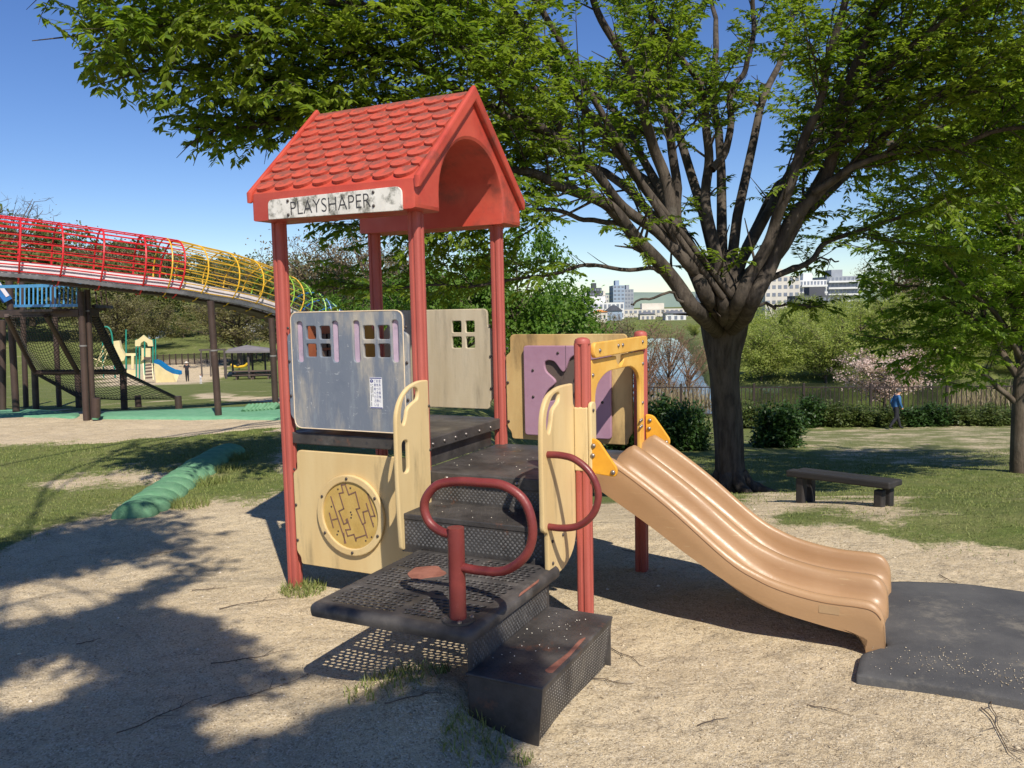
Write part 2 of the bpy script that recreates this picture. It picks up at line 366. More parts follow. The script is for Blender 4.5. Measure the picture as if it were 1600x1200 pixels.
# ------------------------------------------------------------------ the playhouse with its slide (local axes: x along the front, y to the back)
def mat_shingle():
    t = NT('red_roof_shingle'); oi = t.n.new('ShaderNodeObjectInfo'); rv_ = t.n.new('ShaderNodeVectorMath'); rv_.operation = 'ADD'
    cb = t.n.new('ShaderNodeCombineXYZ'); rnd = t.math('MULTIPLY', oi.outputs['Random'], 40.0)
    for k in range(3): t.l.new(rnd, cb.inputs[k])
    t.l.new(t.co.outputs['Object'], rv_.inputs[0]); t.l.new(cb.outputs[0], rv_.inputs[1])
    def nz(sc, d=5):
        n = t.n.new('ShaderNodeTexNoise'); n.inputs['Scale'].default_value = sc; n.inputs['Detail'].default_value = d; n.inputs['Roughness'].default_value = .65; t.l.new(rv_.outputs[0], n.inputs['Vector']); return n.outputs[0]
    c = t.mix(t.ramp(nz(12), .3, .7), srgb(200, 90, 72), srgb(186, 76, 60)); c = t.mix(t.math('MULTIPLY', oi.outputs['Random'], .35), c, srgb(176, 84, 70))
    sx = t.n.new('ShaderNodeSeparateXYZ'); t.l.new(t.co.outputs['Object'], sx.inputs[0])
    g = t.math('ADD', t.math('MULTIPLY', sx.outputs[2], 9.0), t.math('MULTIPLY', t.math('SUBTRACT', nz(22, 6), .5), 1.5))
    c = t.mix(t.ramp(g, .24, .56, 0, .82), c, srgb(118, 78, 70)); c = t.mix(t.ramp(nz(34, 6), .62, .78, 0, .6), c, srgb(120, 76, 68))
    t.bump(nz(60), .0006); return t.fin(c, .5, .4)
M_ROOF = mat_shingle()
M_ROOF2 = paint('red_roof_plastic_smooth', srgb(190, 82, 64), srgb(176, 66, 52), .42, 3, srgb(104, 62, 54), (.50, .78), 4, .0004, 40)
M_POST = paint('red_post_paint', srgb(174, 90, 78), srgb(160, 76, 66), .55, 4, srgb(120, 66, 56), (.68, .8), 20, .0005, 90, stretch=(1, 1, .3))
M_CREAM = paint('cream_board', srgb(212, 188, 138), srgb(202, 174, 122), .55, 4, srgb(146, 128, 94), (.54, .80), 10, .0006, 60, stretch=(1, 1, .16))
M_BEIGE = paint('weathered_beige_board', srgb(196, 184, 158), srgb(180, 166, 138), .65, 5, srgb(120, 112, 98), (.50, .80), 9, .0006, 60, stretch=(1, 1, .14))
M_DINGY = paint('dingy_yellow_board', srgb(206, 178, 122), srgb(184, 152, 98), .6, 4, srgb(112, 92, 62), (.46, .74), 6, .0006, 60, stretch=(1, 1, .25))
M_MUSTARD = paint('mustard_board', srgb(226, 166, 50), srgb(216, 152, 44), .42, 6, srgb(120, 84, 36), (.66, .82), 16, .0005, 60)
M_ENTRY = paint('yellow_entry_board', srgb(228, 182, 92), srgb(216, 164, 72), .48, 5, srgb(140, 106, 58), (.64, .85), 11, .0005, 60)
M_PURPLE = paint('mauve_board', srgb(168, 132, 150), srgb(158, 120, 138), .5, 4, srgb(120, 98, 108), (.66, .85), 10, .0005, 60)
M_PINK = paint('faded_pink_inlay', srgb(190, 168, 184), srgb(172, 150, 168), .6, 9, srgb(130, 130, 140), (.58, .8), 14, .0004, 60)
M_LOOP = paint('dull_red_coated_pipe', srgb(122, 52, 48), srgb(106, 42, 40), .4, 8, srgb(150, 92, 84), (.66, .8), 22, .0008, 120)
M_BOLT = paint('bolt_steel', (.42, .40, .37), (.25, .22, .2), .35, 40, metal=.9, bump=0)
M_BOLTD = paint('dark_bolt', (.075, .055, .045), (.04, .03, .028), .5, 40, bump=0)
M_DARKPANEL = paint('dark_brown_board', srgb(92, 80, 72), srgb(76, 66, 60), .6, 6)
M_BROWN = paint('terracotta_board', srgb(150, 86, 54), srgb(132, 72, 46), .6, 6)
M_OLIVE = paint('ochre_board', srgb(170, 130, 58), srgb(150, 112, 48), .6, 6)
M_CHAR = paint('charcoal_tile', (.045, .043, .045), (.03, .03, .03), .6)
M_BOARDWHITE = paint('white_sign_face', srgb(222, 220, 212), srgb(206, 203, 194), .5, 6, srgb(92, 92, 80), (.47, .66), 13, .0003, 60)
M_INK = paint('dark_lettering', (.045, .045, .05), (.03, .03, .035), .7, bump=0)
M_BLUEINK = paint('blue_print', srgb(50, 56, 130), srgb(44, 50, 120), .5, bump=0)
M_STICKER = paint('sticker_white', srgb(228, 228, 226), srgb(220, 220, 220), .4, bump=0)
def mat_steel():
    t = NT('dark_coated_steel')
    c = t.mix(t.ramp(t.noise(5, 6, .65), .3, .72), (.028, .025, .023, 1), (.080, .072, .066, 1))
    c = t.mix(t.ramp(t.noise(3.1, 7, .72), .60, .70), c, (.13, .060, .036, 1))
    c = t.mix(t.ramp(t.noise(60, 4, .7), .62, .8, 0, .6), c, (.16, .145, .13, 1))
    c = t.mix(t.ramp(t.noise(2.2, 8, .75), .52, .70, 0, .55), c, (.20, .18, .155, 1))
    t.bump(t.noise(120, 3), .0008)
    return t.fin(c, t.ramp(t.noise(7, 5), .3, .7, .40, .70), .5)
M_STEEL = mat_steel()
def mat_weather():
    t = NT('weathered_blue_grey_board')
    st = (1, 1, .22)
    c = t.mix(t.ramp(t.noise(5.5, 7, .66, st), .45, .66), srgb(110, 118, 130), srgb(176, 168, 152))
    c = t.mix(t.ramp(t.noise(17, 6, .7, st), .5, .72, 0, .75), c, srgb(132, 139, 146))
    c = t.mix(t.ramp(t.noise(3.2, 4, .6), .52, .68, 0, .55), c, srgb(98, 107, 121))
    # chalky scribbles
    c = t.mix(t.ramp(t.noise(38, 8, .82, (1, 1, .7)), .60, .68, 0, .7), c, srgb(214, 214, 210))
    c = t.mix(t.ramp(t.noise(24, 8, .8, (.25, 1, 1.6)), .63, .68, 0, .6), c, srgb(206, 208, 206))
    t.bump(t.noise(70, 4), .0006)
    return t.fin(c, .7, .3)
M_WEATHER = mat_weather()
M_EDGE = paint('worn_pale_edge', srgb(226, 206, 176), srgb(214, 192, 160), .6)
def mat_slide():
    t = NT('tan_slide_plastic')
    c = t.mix(t.ramp(t.noise(2.2, 4), .3, .7), srgb(167, 132, 95), srgb(156, 121, 85))
    c = t.mix(t.ramp(t.noise(9, 6, .7), .66, .85, 0, .5), c, srgb(140, 112, 76))
    c = t.mix(t.ramp(t.noise(46, 7, .82, (.10, 1, 1)), .60, .68, 0, .5), c, srgb(190, 164, 124))
    c = t.mix(t.ramp(t.noise(5, 8, .8, (.3, 1, 1)), .58, .74, 0, .45), c, srgb(150, 126, 92))
    t.bump(t.math('ADD', t.noise(90, 3), t.noise(60, 5, .8, (.08, 1, 1))), .0004)
    return t.fin(c, t.ramp(t.noise(6, 6, .75), .3, .7, .30, .50), .5)
M_SLIDE = mat_slide()

PH = empty('playhouse', (A0[0], A0[1], 0), -YAW, 'red-roofed toddler playhouse on posts with dark steps and a tan double slide', 'playground house')
def P3(u, v, z): return (u, v, z)
def post_outline(h=.034, rc=.015, gw=.008, gd=.006):
    out = []
    for q in range(4):
        c, s_ = math.cos(q * math.pi / 2), math.sin(q * math.pi / 2)
        seg = [(h, -gw), (h - gd, -gw * .6), (h - gd, gw * .6), (h, gw), (h, h - rc)] + [(h - rc + rc * math.cos(a), h - rc + rc * math.sin(a)) for a in (math.pi / 8, math.pi / 4, 3 * math.pi / 8)] + [(h - rc, h)]
        out += [(x * c - y * s_, x * s_ + y * c) for x, y in seg]
    return out
PO = post_outline()
def post_mesh(H, cap):
    b = MB(); b.prism([(x, y, -.12) for x, y in PO], (0, 0, H + .12))
    me = b.mesh('post', M_POST, smooth=True)
    return me
PM_T = post_mesh(2.12, False); PM_S = post_mesh(1.375, True)
for u, v in ((0, 0), (S, 0), (S, S), (0, S)): link('post', PM_T, PH, (u, v, 0))
capm = MB().lathe((0, 0, 1.372), [(.0375, 0), (.0375, .012), (.033, .022), (.018, .029), (.003, .031)], 20).mesh('post_cap', M_POST, smooth=True)
for u, v in ((2 * S, 0), (2 * S, S)):
    p = link('post', PM_S, PH, (u, v, 0)); link('post_cap', capm, p)

# ---- roof
R0, R1, VE, ZE, ZB, VR, ZR = -.055, 1.0, -.15, 2.19, 2.045, .45, 2.73
def arch(n=22):
    return [(VR + .36 * math.cos(t), 2.13 + .335 * math.sin(t)) for t in np.linspace(0, math.pi, n)]
sec = [(VE, ZB), (VE, ZE), (VR, ZR), (2 * VR - VE, ZE), (2 * VR - VE, ZB), (.81, ZB)] + arch() + [(.09, ZB)]
me = plate('roof', [sec], R1 - R0, M_ROOF2, M_SIDE((R0 + R1) / 2), None, .022).data
roof = bpy.data.objects['roof']; roof.parent = PH
# closed vault end at the far-left gable is open too, as in front; raised barge bands along the rakes
for ue in (R1 + .012, R0 - .012):
    o_ = [(VE - .006, ZE - .045), (VE - .008, ZE + .012), (VR, ZR + .030), (2 * VR - VE + .008, ZE + .012), (2 * VR - VE + .006, ZE - .045)]
    i_ = [(2 * VR - VE - .012, ZE - .045), (VR, ZR - .055), (VE + .012, ZE - .045)]
    plate('barge_band', [o_ + i_], .034, M_ROOF2, M_SIDE(ue), roof, .012)
# ---- shingles, front and back slopes
sl = Vector((0, VR - VE, ZR - ZE)); SLN = sl.length
def shingle_outline(cx, w=.128, L=.098, lo=-9, hi=9):
    pts = [(-w / 2, L), (-w / 2, .054)] + [(-w / 2 * math.cos(a), .054 - .058 * math.sin(a)) for a in np.linspace(.2, math.pi - .2, 10)] + [(w / 2, .054), (w / 2, L)]
    out = []
    for x, y in pts:
        q = (min(max(cx + x, lo), hi), y)
        if not out or abs(q[0] - out[-1][0]) + abs(q[1] - out[-1][1]) > 1e-5: out.append(q)
    return out
NR = 9; W = .128
for side in (0, 1):
    e = Vector((0, VR - VE, ZR - ZE)).normalized(); nrm = Vector((0, -e.z, e.y)); org = Vector((0, VE, ZE))
    if side: e = Vector((0, -e.y, e.z)); nrm = Vector((0, -nrm.y, nrm.z)); org = Vector((0, 2 * VR - VE, ZE))
    cache = {}
    for r in range(NR):
        y0 = .018 + r * (SLN - .03) / NR; L = min(.098, SLN - y0)
        k0 = -.5 if r % 2 else 0
        x = R0 + .012 + W * (k0 + .5) 
        while x - W / 2 < R1 - .02:
            lo, hi = R0 + .013, R1 - .013
            ol = shingle_outline(0, W - .003, L, lo - x, hi - x)
            if max(p[0] for p in ol) - min(p[0] for p in ol) > .02:
                key = tuple(np.round(ol, 4).ravel())
                if key not in cache:
                    b = MB(); n = len(ol)
                    def pos(q, up): return e * q[1] + Vector((q[0], 0, 0)) + nrm * up
                    lift = lambda q: .004 + .0145 * max(0, 1 - q[1] / .098)
                    top = [pos(q, lift(q)) for q in ol]; bot = [pos(q, -.004) for q in ol]
                    b.add(top + bot, [tuple(range(n))] + [(i, n + i, n + (i + 1) % n, (i + 1) % n) for i in range(n)])
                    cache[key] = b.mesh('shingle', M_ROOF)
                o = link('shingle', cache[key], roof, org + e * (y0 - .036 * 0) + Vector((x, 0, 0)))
                o.rotation_euler = (random.uniform(-.012, .012), 0, 0)
            x += W
# ---- name board
sp_ = plate('sign_plate', [roundpoly([(.075, ZB + .002), (.93, ZB - .008), (.93, ZE - .035), (.075, ZE - .04)], [.004, .004, .04, .03])], .012, M_BOARDWHITE, M_FRONT(VE - .008), PH, .002)
text_mesh('lettering', 'PLAYSHAPER', M_INK, Matrix.Translation((.488, VE - .0152, 2.098)) @ Matrix.Rotation(-.012, 4, 'Y') @ M_FRONT(0), .515, .070, sp_, thin=-.012)
bolt_me = MB().lathe((0, 0, 0), [(.0085, 0), (.0085, .0025), (.006, .0055), (.002, .0068)], 10, '-y').mesh('bolt', M_BOLTD, smooth=True)
bolt_sm = MB().lathe((0, 0, 0), [(.012, 0), (.012, .003), (.009, .008), (.003, .0105)], 12, '-y').mesh('bolt', M_BOLT, smooth=True)
bolt_side = MB().lathe((0, 0, 0), [(.010, 0), (.010, .003), (.007, .007), (.002, .009)], 10, 'x').mesh('bolt', M_BOLT, smooth=True)
bolt_sided = MB().lathe((0, 0, 0), [(.008, 0), (.008, .003), (.006, .006), (.002, .007)], 10, 'x').mesh('bolt', M_BOLTD, smooth=True)
for u, z in ((.213, 2.135), (.213, 2.062), (.762, 2.137), (.762, 2.07)): link('bolt', bolt_me, sp_, (u, VE - .014, z))

# ---- front window board
def board_outline(u0, u1, z0, z1, lug=.03, rc=.05):
    """board with shallow lugs that bolt to the posts"""
    return roundpoly([(u0, z0), (u1, z0), (u1, z0 + .04), (u1 + lug, z0 + .07), (u1 + lug, z1 - .13), (u1, z1 - .11), (u1, z1), (u0, z1), (u0, z1 - .11), (u0 - lug, z1 - .13), (u0 - lug, z0 + .07), (u0, z0 + .04)],
                     [rc, rc, .02, .02, .015, .015, rc, rc, .015, .015, .02, .02], 5)
panes = [rr(a, b, c, d, .010, 3) for a, b, c, d in [(.184, 1.398, .253, 1.470), (.278, 1.398, .350, 1.470), (.182, 1.301, .253, 1.373), (.278, 1.301, .350, 1.373),
        (.568, 1.397, .642, 1.470), (.663, 1.397, .740, 1.470), (.568, 1.301, .642, 1.373), (.663, 1.301, .740, 1.373)]]
shut = [(.118, 1.270, .160, 1.496), (.363, 1.272, .405, 1.496), (.504, 1.273, .546, 1.497), (.752, 1.276, .794, 1.497)]
wp = plate('window_panel', [board_outline(.078, S - .078, .900, 1.548)] + panes + [rr(a, b, c, d, .021, 6) for a, b, c, d in shut], .020, M_WEATHER, M_FRONT(-.022), PH, .004)
for a, b, c, d in shut: plate('shutter', [rr(a - .004, b - .004, c + .004, d + .004, .022, 6)], .010, M_PINK, M_FRONT(-.014), wp, .001)
edge = plate('panel_edge', [roundpoly([(.076, .898), (S - .076, .898), (S - .076, 1.55), (.076, 1.55)], .05), roundpoly([(.082, .904), (S - .082, .904), (S - .082, 1.544), (.082, 1.544)], .046)], .008, M_EDGE, M_FRONT(-.030), wp, .002)
for z in (1.46, 1.275, 1.08): link('bolt', bolt_me, wp, (.06, -.033, z)); link('bolt', bolt_me, wp, (S - .06, -.033, z))
# sticker
st = plate('warning_sticker', [rr(.602, 1.028, .682, 1.195, .003, 2)], .0012, M_STICKER, M_FRONT(-.0334), PH, .0002)
def sticker_box(x0, z0, x1, z1, name='print_bar', m=None):
    MB().box(x0, -.0347, z0, x1, -.0341, z1).build(name, m or M_BLUEINK, st)
sticker_box(.604, 1.188, .680, 1.193); sticker_box(.604, 1.030, .680, 1.035)
for cx, word in ((.667, '遊具の異常に'), (.6515, 'お気づきの際は'), (.636, 'ご連絡ください')):
    for i, ch in enumerate(word):
        text_mesh('lettering', ch, M_BLUEINK, Matrix.Translation((cx, -.0346, 1.176 - i * .0213)) @ M_FRONT(0), .0125, .0160 if ch not in 'くに' else .014, st)
MB().lathe((.6155, -.0341, 1.175), [(.0095, 0), (.0095, .0006)], 18, '-y').build('print_disc', M_BLUEINK, st)
MB().box(.6143, -.0352, 1.172, .6167, -.0348, 1.181).box(.6143, -.0352, 1.168, .6167, -.0348, 1.1702).build('print_mark', M_STICKER, st)
fine = MB()
for cx, z0, n in ((.6215, 1.158, 15), (.611, 1.158, 26)):
    for i in range(n):
        if (i * 7 + n) % 9 == 4: continue
        fine.box(cx - .0022, -.0346, z0 - i * .0046 - .003, cx + .0022, -.0342, z0 - i * .0046)
tag(fine.build('fine_print', M_INK, st), kind='stuff')

# ---- maze board below
mp = plate('maze_panel', [board_outline(.078, S - .078, .112, .772, .03, .03)], .020, M_CREAM, M_FRONT(-.022), PH, .004)
CXm, CZm = .449, .432
circ = lambda r, n=40: [(CXm + r * math.cos(t), CZm + r * math.sin(t)) for t in np.linspace(0, 2 * math.pi, n, endpoint=False)]
plate('maze_ring', [circ(.226), circ(.186)], .022, M_CREAM, M_FRONT(-.043), mp, .006)
M_DISC = paint('amber_clear_disc', srgb(196, 166, 98), srgb(182, 150, 84), .22, 7, srgb(150, 118, 66), (.6, .85), 8, .0002, 60)
plate('maze_disc', [circ(.188)], .012, M_DISC, M_FRONT(-.037), mp, .001)
ML = [[(.319, .526), (.409, .274)], [(.421, .604), (.395, .597), (.406, .557), (.378, .55), (.405, .466), (.371, .449), (.401, .379), (.425, .39), (.418, .405)],
 [(.421, .604), (.443, .547), (.488, .566), (.512, .478), (.489, .471), (.528, .391), (.546, .401), (.534, .459), (.566, .47)], [(.304, .432), (.327, .353)], [(.325, .396), (.356, .405)],
 [(.558, .509), (.6, .385)], [(.57, .56), (.612, .442)], [(.587, .44), (.612, .445)], [(.425, .411), (.445, .354), (.412, .348), (.424, .314), (.467, .328), (.479, .293), (.482, .309), (.544, .332)],
 [(.534, .389), (.556, .32)], [(.398, .327), (.402, .273)]]
M_GROOVE = paint('maze_groove', srgb(128, 96, 78), srgb(112, 84, 70), .6, bump=0)
gb = MB()
for pl in ML:
    for i in range(len(pl) - 1):
        (x0, z0), (x1, z1) = pl[i], pl[i + 1]; dx, dz = x1 - x0, z1 - z0; l = math.hypot(dx, dz); ex, ez = dx / l * .003, dz / l * .003
        gb.beam((x0 - ex, -.0435, z0 - ez), (x1 + ex, -.0435, z1 + ez), .0026, .007, up=(-dz, 0, dx))
gb.build('maze_track', M_GROOVE, mp)
for k in range(6):
    a = math.pi / 2 + k * math.pi / 3 + .05; link('bolt', bolt_me, mp, (CXm + .206 * math.cos(a), -.054, CZm + .206 * math.sin(a)))
pinh = MB()
for u, z in ((.451, .45), (.456, .437), (.452, .42), (.455, .585), (.37, .572), (.32, .47), (.352, .315), (.36, .335), (.585, .325), (.545, .30), (.596, .40)): pinh.lathe((u, -.043, z), [(.0052, 0), (.0052, .0016)], 8, '-y')
pinh.build('peg_hole', M_BOLTD, mp)
for z in (.66, .455, .25): link('bolt', bolt_me, mp, (.06, -.033, z)); link('bolt', bolt_me, mp, (S - .06, -.033, z))

# ---- back window board, left game board
bp_ = [rr(a, b, c, d, .008, 3) for a, b, c, d in [(.570, 1.399, .638, 1.471), (.668, 1.399, .733, 1.471), (.568, 1.301, .638, 1.372), (.668, 1.301, .732, 1.372)]]
bb = plate('back_window_panel', [board_outline(.078, S - .078, .918, 1.545, .03, .035)] + bp_, .020, M_BEIGE, M_FRONT(S + .01), PH, .004)
for z in (1.44, 1.25, 1.05): link('bolt', bolt_me, bb, (S - .06, S - .001, z))
gbd = plate('game_panel', [board_outline(.078, S - .078, .918, 1.545, .03, .035)], .020, M_OLIVE, M_SIDE(.0), PH, .004)
plate('game_inset', [rr(.16, 1.0, .62, 1.5, .02)], .012, M_BROWN, M_SIDE(.016), gbd, .002)
for i in range(3):
    for k in range(3):
        MB().box(.024, .24 + .1 * i, 1.13 + .1 * k, .036, .325 + .1 * i, 1.215 + .1 * k).build('tile', [M_CHAR, M_DARKPANEL, M_STICKER][(i * 2 + k * k) % 3], gbd, bevel=.003)

# ---- decks and steps
ZU, ZL, ZT, ZP, ZS = .868, .706, .544, .381, .219
ud = MB().box(-.012, -.008, ZU - .065, S + .012, S + .012, ZU).build('upper_deck', M_STEEL, PH, bevel=.006)
for u in (.09, .2, .33, .55, .68): MB().lathe((u, -.0082, ZU - .035), [(.008, 0), (.008, .0012)], 10, '-y').build('bolt_hole', M_CHAR, ud)
for v in (.08, .2, .32, .44, .6, .74): link('bolt', bolt_side, ud, (S + .012, v, ZU - .034 - .004 * (v > .5)))
MB().box(S - .035, .05, ZL + .002, S - .022, S - .09, ZU - .066).build('deck_riser', M_STEEL, PH)
ld = MB().box(S - .02, -.005, ZL - .062, 2 * S + .02, S + .012, ZL).build('lower_deck', M_STEEL, PH, bevel=.006)
for u in (1.045, 1.225, 1.45): link('bolt', bolt_sm, ld, (u, -.005, ZL - .03))
def studs(name, P0, du, dv, nu, nv, r, h, nrm, parent, mat, jitter=0.0):
    P0, du, dv, nrm = (np.array(a, float) for a in (P0, du, dv, nrm)); eu = du / np.linalg.norm(du); ev = dv / np.linalg.norm(dv)
    V = []; F = []
    for i in range(nu):
        for k in range(nv):
            c = P0 + du * (i + (.5 if k % 2 else 0)) + dv * k; b = len(V)
            for q in range(6): a = q * math.pi / 3; V.append(c + (eu * math.cos(a) + ev * math.sin(a)) * r)
            V.append(c + nrm * h)
            F += [(b + q, b + (q + 1) % 6, b + 6) for q in range(6)]
    o = link(name, np_mesh(name, V, [F], [mat]), parent); return tag(o, kind='stuff')
M_STUD = paint('worn_stud', (.12, .115, .11), (.07, .068, .066), .45, 30)
r1 = MB().box(S + .03, .012, ZT, 2 * S - .03, .022, ZL - .06).build('step_riser', M_STEEL, PH)
studs('tread_studs', (S + .06, .012, ZT + .016), (.024, 0, 0), (0, 0, .013), 31, 6, .0075, .004, (0, -1, 0), r1, M_STUD)
t1 = MB().box(S + .035, -.275, ZT - .03, 2 * S - .045, .02, ZT).build('step', M_STEEL, PH, bevel=.006)
studs('tread_studs', (S + .07, -.245, ZT), (.022, 0, 0), (0, .022, 0), 34, 11, .006, .0025, (0, 0, 1), t1, M_STEEL)
r2 = MB().box(S + .035, -.272, ZP - .03, 2 * S - .045, -.262, ZT - .03).build('step_riser', M_STEEL, PH)
studs('tread_studs', (S + .06, -.272, ZP + .014), (.024, 0, 0), (0, 0, .013), 31, 9, .0075, .004, (0, -1, 0), r2, M_STUD)

def perforated(name, O, ex, ey, nx_, ny_, cx, cy, rx, ry, th, solid, parent, mat):
    """sheet with real holes; O corner, ex/ey unit axes"""
    O, ex, ey = (np.array(a, float) for a in (O, ex, ey)); nz = np.cross(ex, ey); V = []; F = []
    A8 = [(-.5, -.5), (0, -.5), (.5, -.5), (.5, 0), (.5, .5), (0, .5), (-.5, .5), (-.5, 0)]
    for i in range(nx_):
        for k in range(ny_):
            c = O + ex * cx * (i + .5) + ey * cy * (k + .5); b = len(V)
            if solid(i, k):
                for z in (0, -th):
                    V += [c + ex * cx * a + ey * cy * d + nz * z for a, d in (A8[0], A8[2], A8[4], A8[6])]
                F += [(b, b + 1, b + 2, b + 3), (b + 7, b + 6, b + 5, b + 4)]
                continue
            sh = cx * .18 * (1 if k % 2 else -1)
            for z in (0, -th):
                V += [c + ex * cx * a + ey * cy * d + nz * z for a, d in A8]
                V += [c + ex * (sh + rx * math.cos(t)) + ey * ry * math.sin(t) + nz * z for t in [-3 * math.pi / 4 + q * math.pi / 4 for q in range(8)]]
            for q in range(8):
                q2 = (q + 1) % 8
                F += [(b + q, b + q2, b + 8 + q2, b + 8 + q), (b + 16 + q2, b + 16 + q, b + 24 + q, b + 24 + q2), (b + 8 + q, b + 8 + q2, b + 24 + q2, b + 24 + q)]
    return link(name, np_mesh(name, V, [F], [mat]), parent)
PU0, PU1, PV0, PV1 = 1.035, 1.79, -1.115, -.278
ncx, ncy = 20, 27
cxx, cyy = (PU1 - PU0 - .06) / ncx, (PV1 - PV0 - .06) / ncy
def solid(i, k):
    u, v = (i + .5) / ncx, (k + .5) / ncy
    return i in (0, ncx - 1) or k in (0, ncy - 1) or (abs(u - .33) < .12 and abs(v - .62) < .12) or (i > ncx - 5 and k < 5) or i == 10 or (k % 9 == 8)
pf = perforated('transfer_platform', (PU0 + .03, PV0 + .03, ZP), (1, 0, 0), (0, 1, 0), ncx, ncy, cxx, cyy, .0142, .0088, .006, solid, PH, M_STEEL)
lip = MB()
q = .03
ring = [(PU0 + q, PV1)] + roundpoly([(PU0 + q, PV1 - .3), (PU0 + q, PV0 + q), (PU1 - q, PV0 + q), (PU1 - q, PV1 - .3)], [0, .012, .012, 0], 4) + [(PU1 - q, PV1)]
prof = [(0, 0), (.012, -.003), (.022, -.010), (.029, -.022), (.030, -.036), (.027, -.05)]
n = len(ring); rv = []
for i in range(n):
    p = np.array(ring[i]); c = np.array([(PU0 + PU1) / 2, (PV0 + PV1) / 2]); t_ = np.array(ring[min(i + 1, n - 1)]) - np.array(ring[max(i - 1, 0)]); t_ /= np.linalg.norm(t_); o2 = np.array([t_[1], -t_[0]])
    for d, z in prof:
        pp = p + o2 * d; rv.append((pp[0], pp[1], ZP + z))
k_ = len(prof); fs = [(i * k_ + j, ((i + 1) % n) * k_ + j, ((i + 1) % n) * k_ + j + 1, i * k_ + j + 1) for i in range(n - 1) for j in range(k_ - 1)]
lip.add(rv, fs); lip.build('platform_edge', M_STEEL, pf, smooth=True)
M_RUST = paint('rusty_bare_patch', srgb(148, 96, 78), srgb(126, 78, 62), .75, 20, srgb(92, 60, 50), (.6, .8), 30)
blob = [(1.278 + (.085 + .012 * math.sin(3 * t + 1)) * math.cos(t) * 1.0, -.597 + (.085 + .012 * math.cos(4 * t)) * math.sin(t)) for t in np.linspace(0, 2 * math.pi, 26, endpoint=False)]
plate('worn_patch', [blob], .004, M_RUST, M_FLAT(ZP + .0015), pf, .001)
MB().tube([(1.42, -.40, -.1), (1.42, -.40, ZP - .008)], .03, 12).build('support_leg', M_STEEL, PH, smooth=True)
MB().beam((1.06, -.40, ZP - .03), (1.76, -.40, ZP - .03), .04, .03).build('support_beam', M_STEEL, PH)
# riser between platform and low step, low step
rs = MB().box(PU1 - .028, -1.085, ZS - .01, PU1 - .018, -.36, ZP - .035).build('step_riser', M_STEEL, PH)
studs('tread_studs', (PU1 - .018, -1.06, ZS + .012), (0, .022, 0), (0, 0, .013), 31, 8, .0065, .003, (1, 0, 0), rs, M_STUD)
LS0, LS1, LV0, LV1 = PU1 - .03, 2.072, -1.105, -.362
ls = MB().box(LS0, LV0, ZS - .012, LS1, LV1, ZS).build('low_step', M_STEEL, PH, bevel=.005)
studs('tread_studs', (LS0 + .05, LV0 + .03, ZS), (0, .018, 0), (.018, 0, 0), 38, 14, .005, .002, (0, 0, 1), ls, M_STEEL)
MB().add([(LS0 + .01, LV0 + .004, -.08), (LS1 - .03, LV0 + .004, -.08), (LS1 - .002, LV0 + .004, ZS - .011), (LS0 + .01, LV0 + .004, ZS - .011),
          (LS0 + .01, LV0 + .012, -.08), (LS1 - .03, LV0 + .012, -.08), (LS1 - .002, LV0 + .012, ZS - .011), (LS0 + .01, LV0 + .012, ZS - .011)],
         [(0, 1, 2, 3), (7, 6, 5, 4), (0, 4, 5, 1), (1, 5, 6, 2), (2, 6, 7, 3), (3, 7, 4, 0)]).build('side_plate', M_STEEL, ls)
MB().box(LS0 + .01, LV1 - .012, -.08, LS1 - .01, LV1 - .004, ZS - .011).build('side_plate', M_STEEL, ls)
nzf = Vector((ZS, 0, -.032)).normalized()
fb_ = MB().add([(LS1 - .034, LV0 + .008, -.01), (LS1 - .034, LV1 - .008, -.01), (LS1 - .002, LV1 - .008, ZS - .012), (LS1 - .002, LV0 + .008, ZS - .012), (LS1 - .044, LV0 + .008, -.01), (LS1 - .044, LV1 - .008, -.01), (LS1 - .012, LV1 - .008, ZS - .012), (LS1 - .012, LV0 + .008, ZS - .012)],
    [(0, 1, 2, 3), (7, 6, 5, 4), (0, 4, 5, 1), (1, 5, 6, 2), (2, 6, 7, 3), (3, 7, 4, 0)]).build('front_plate', M_STEEL, ls)
studs('pale_studs', Vector((LS1 - .0335, LV0 + .035, .006)) + nzf * .0006, (0, .0178, 0), (.0024, 0, .0162), 38, 12, .0062, .0022, nzf, ls, paint('pale_stud', (.62, .60, .56), (.42, .40, .37), .5, 20, bump=0))  # rows of small pale raised discs on the sloping front plate
plate('rust_scar', [roundpoly([(2.02, -.98), (2.055, -.985), (2.058, -.80), (2.05, -.62), (2.035, -.66), (2.04, -.8)], .02)], .003, M_RUST, M_FLAT(ZS + .0006), ls, .0005)
plate('rust_scar', [roundpoly([(1.775, -.66), (1.786, -.70), (1.785, -.50), (1.772, -.46), (1.765, -.55)], .01)], .003, M_RUST, M_FLAT(ZP - .006), pf, .0005)

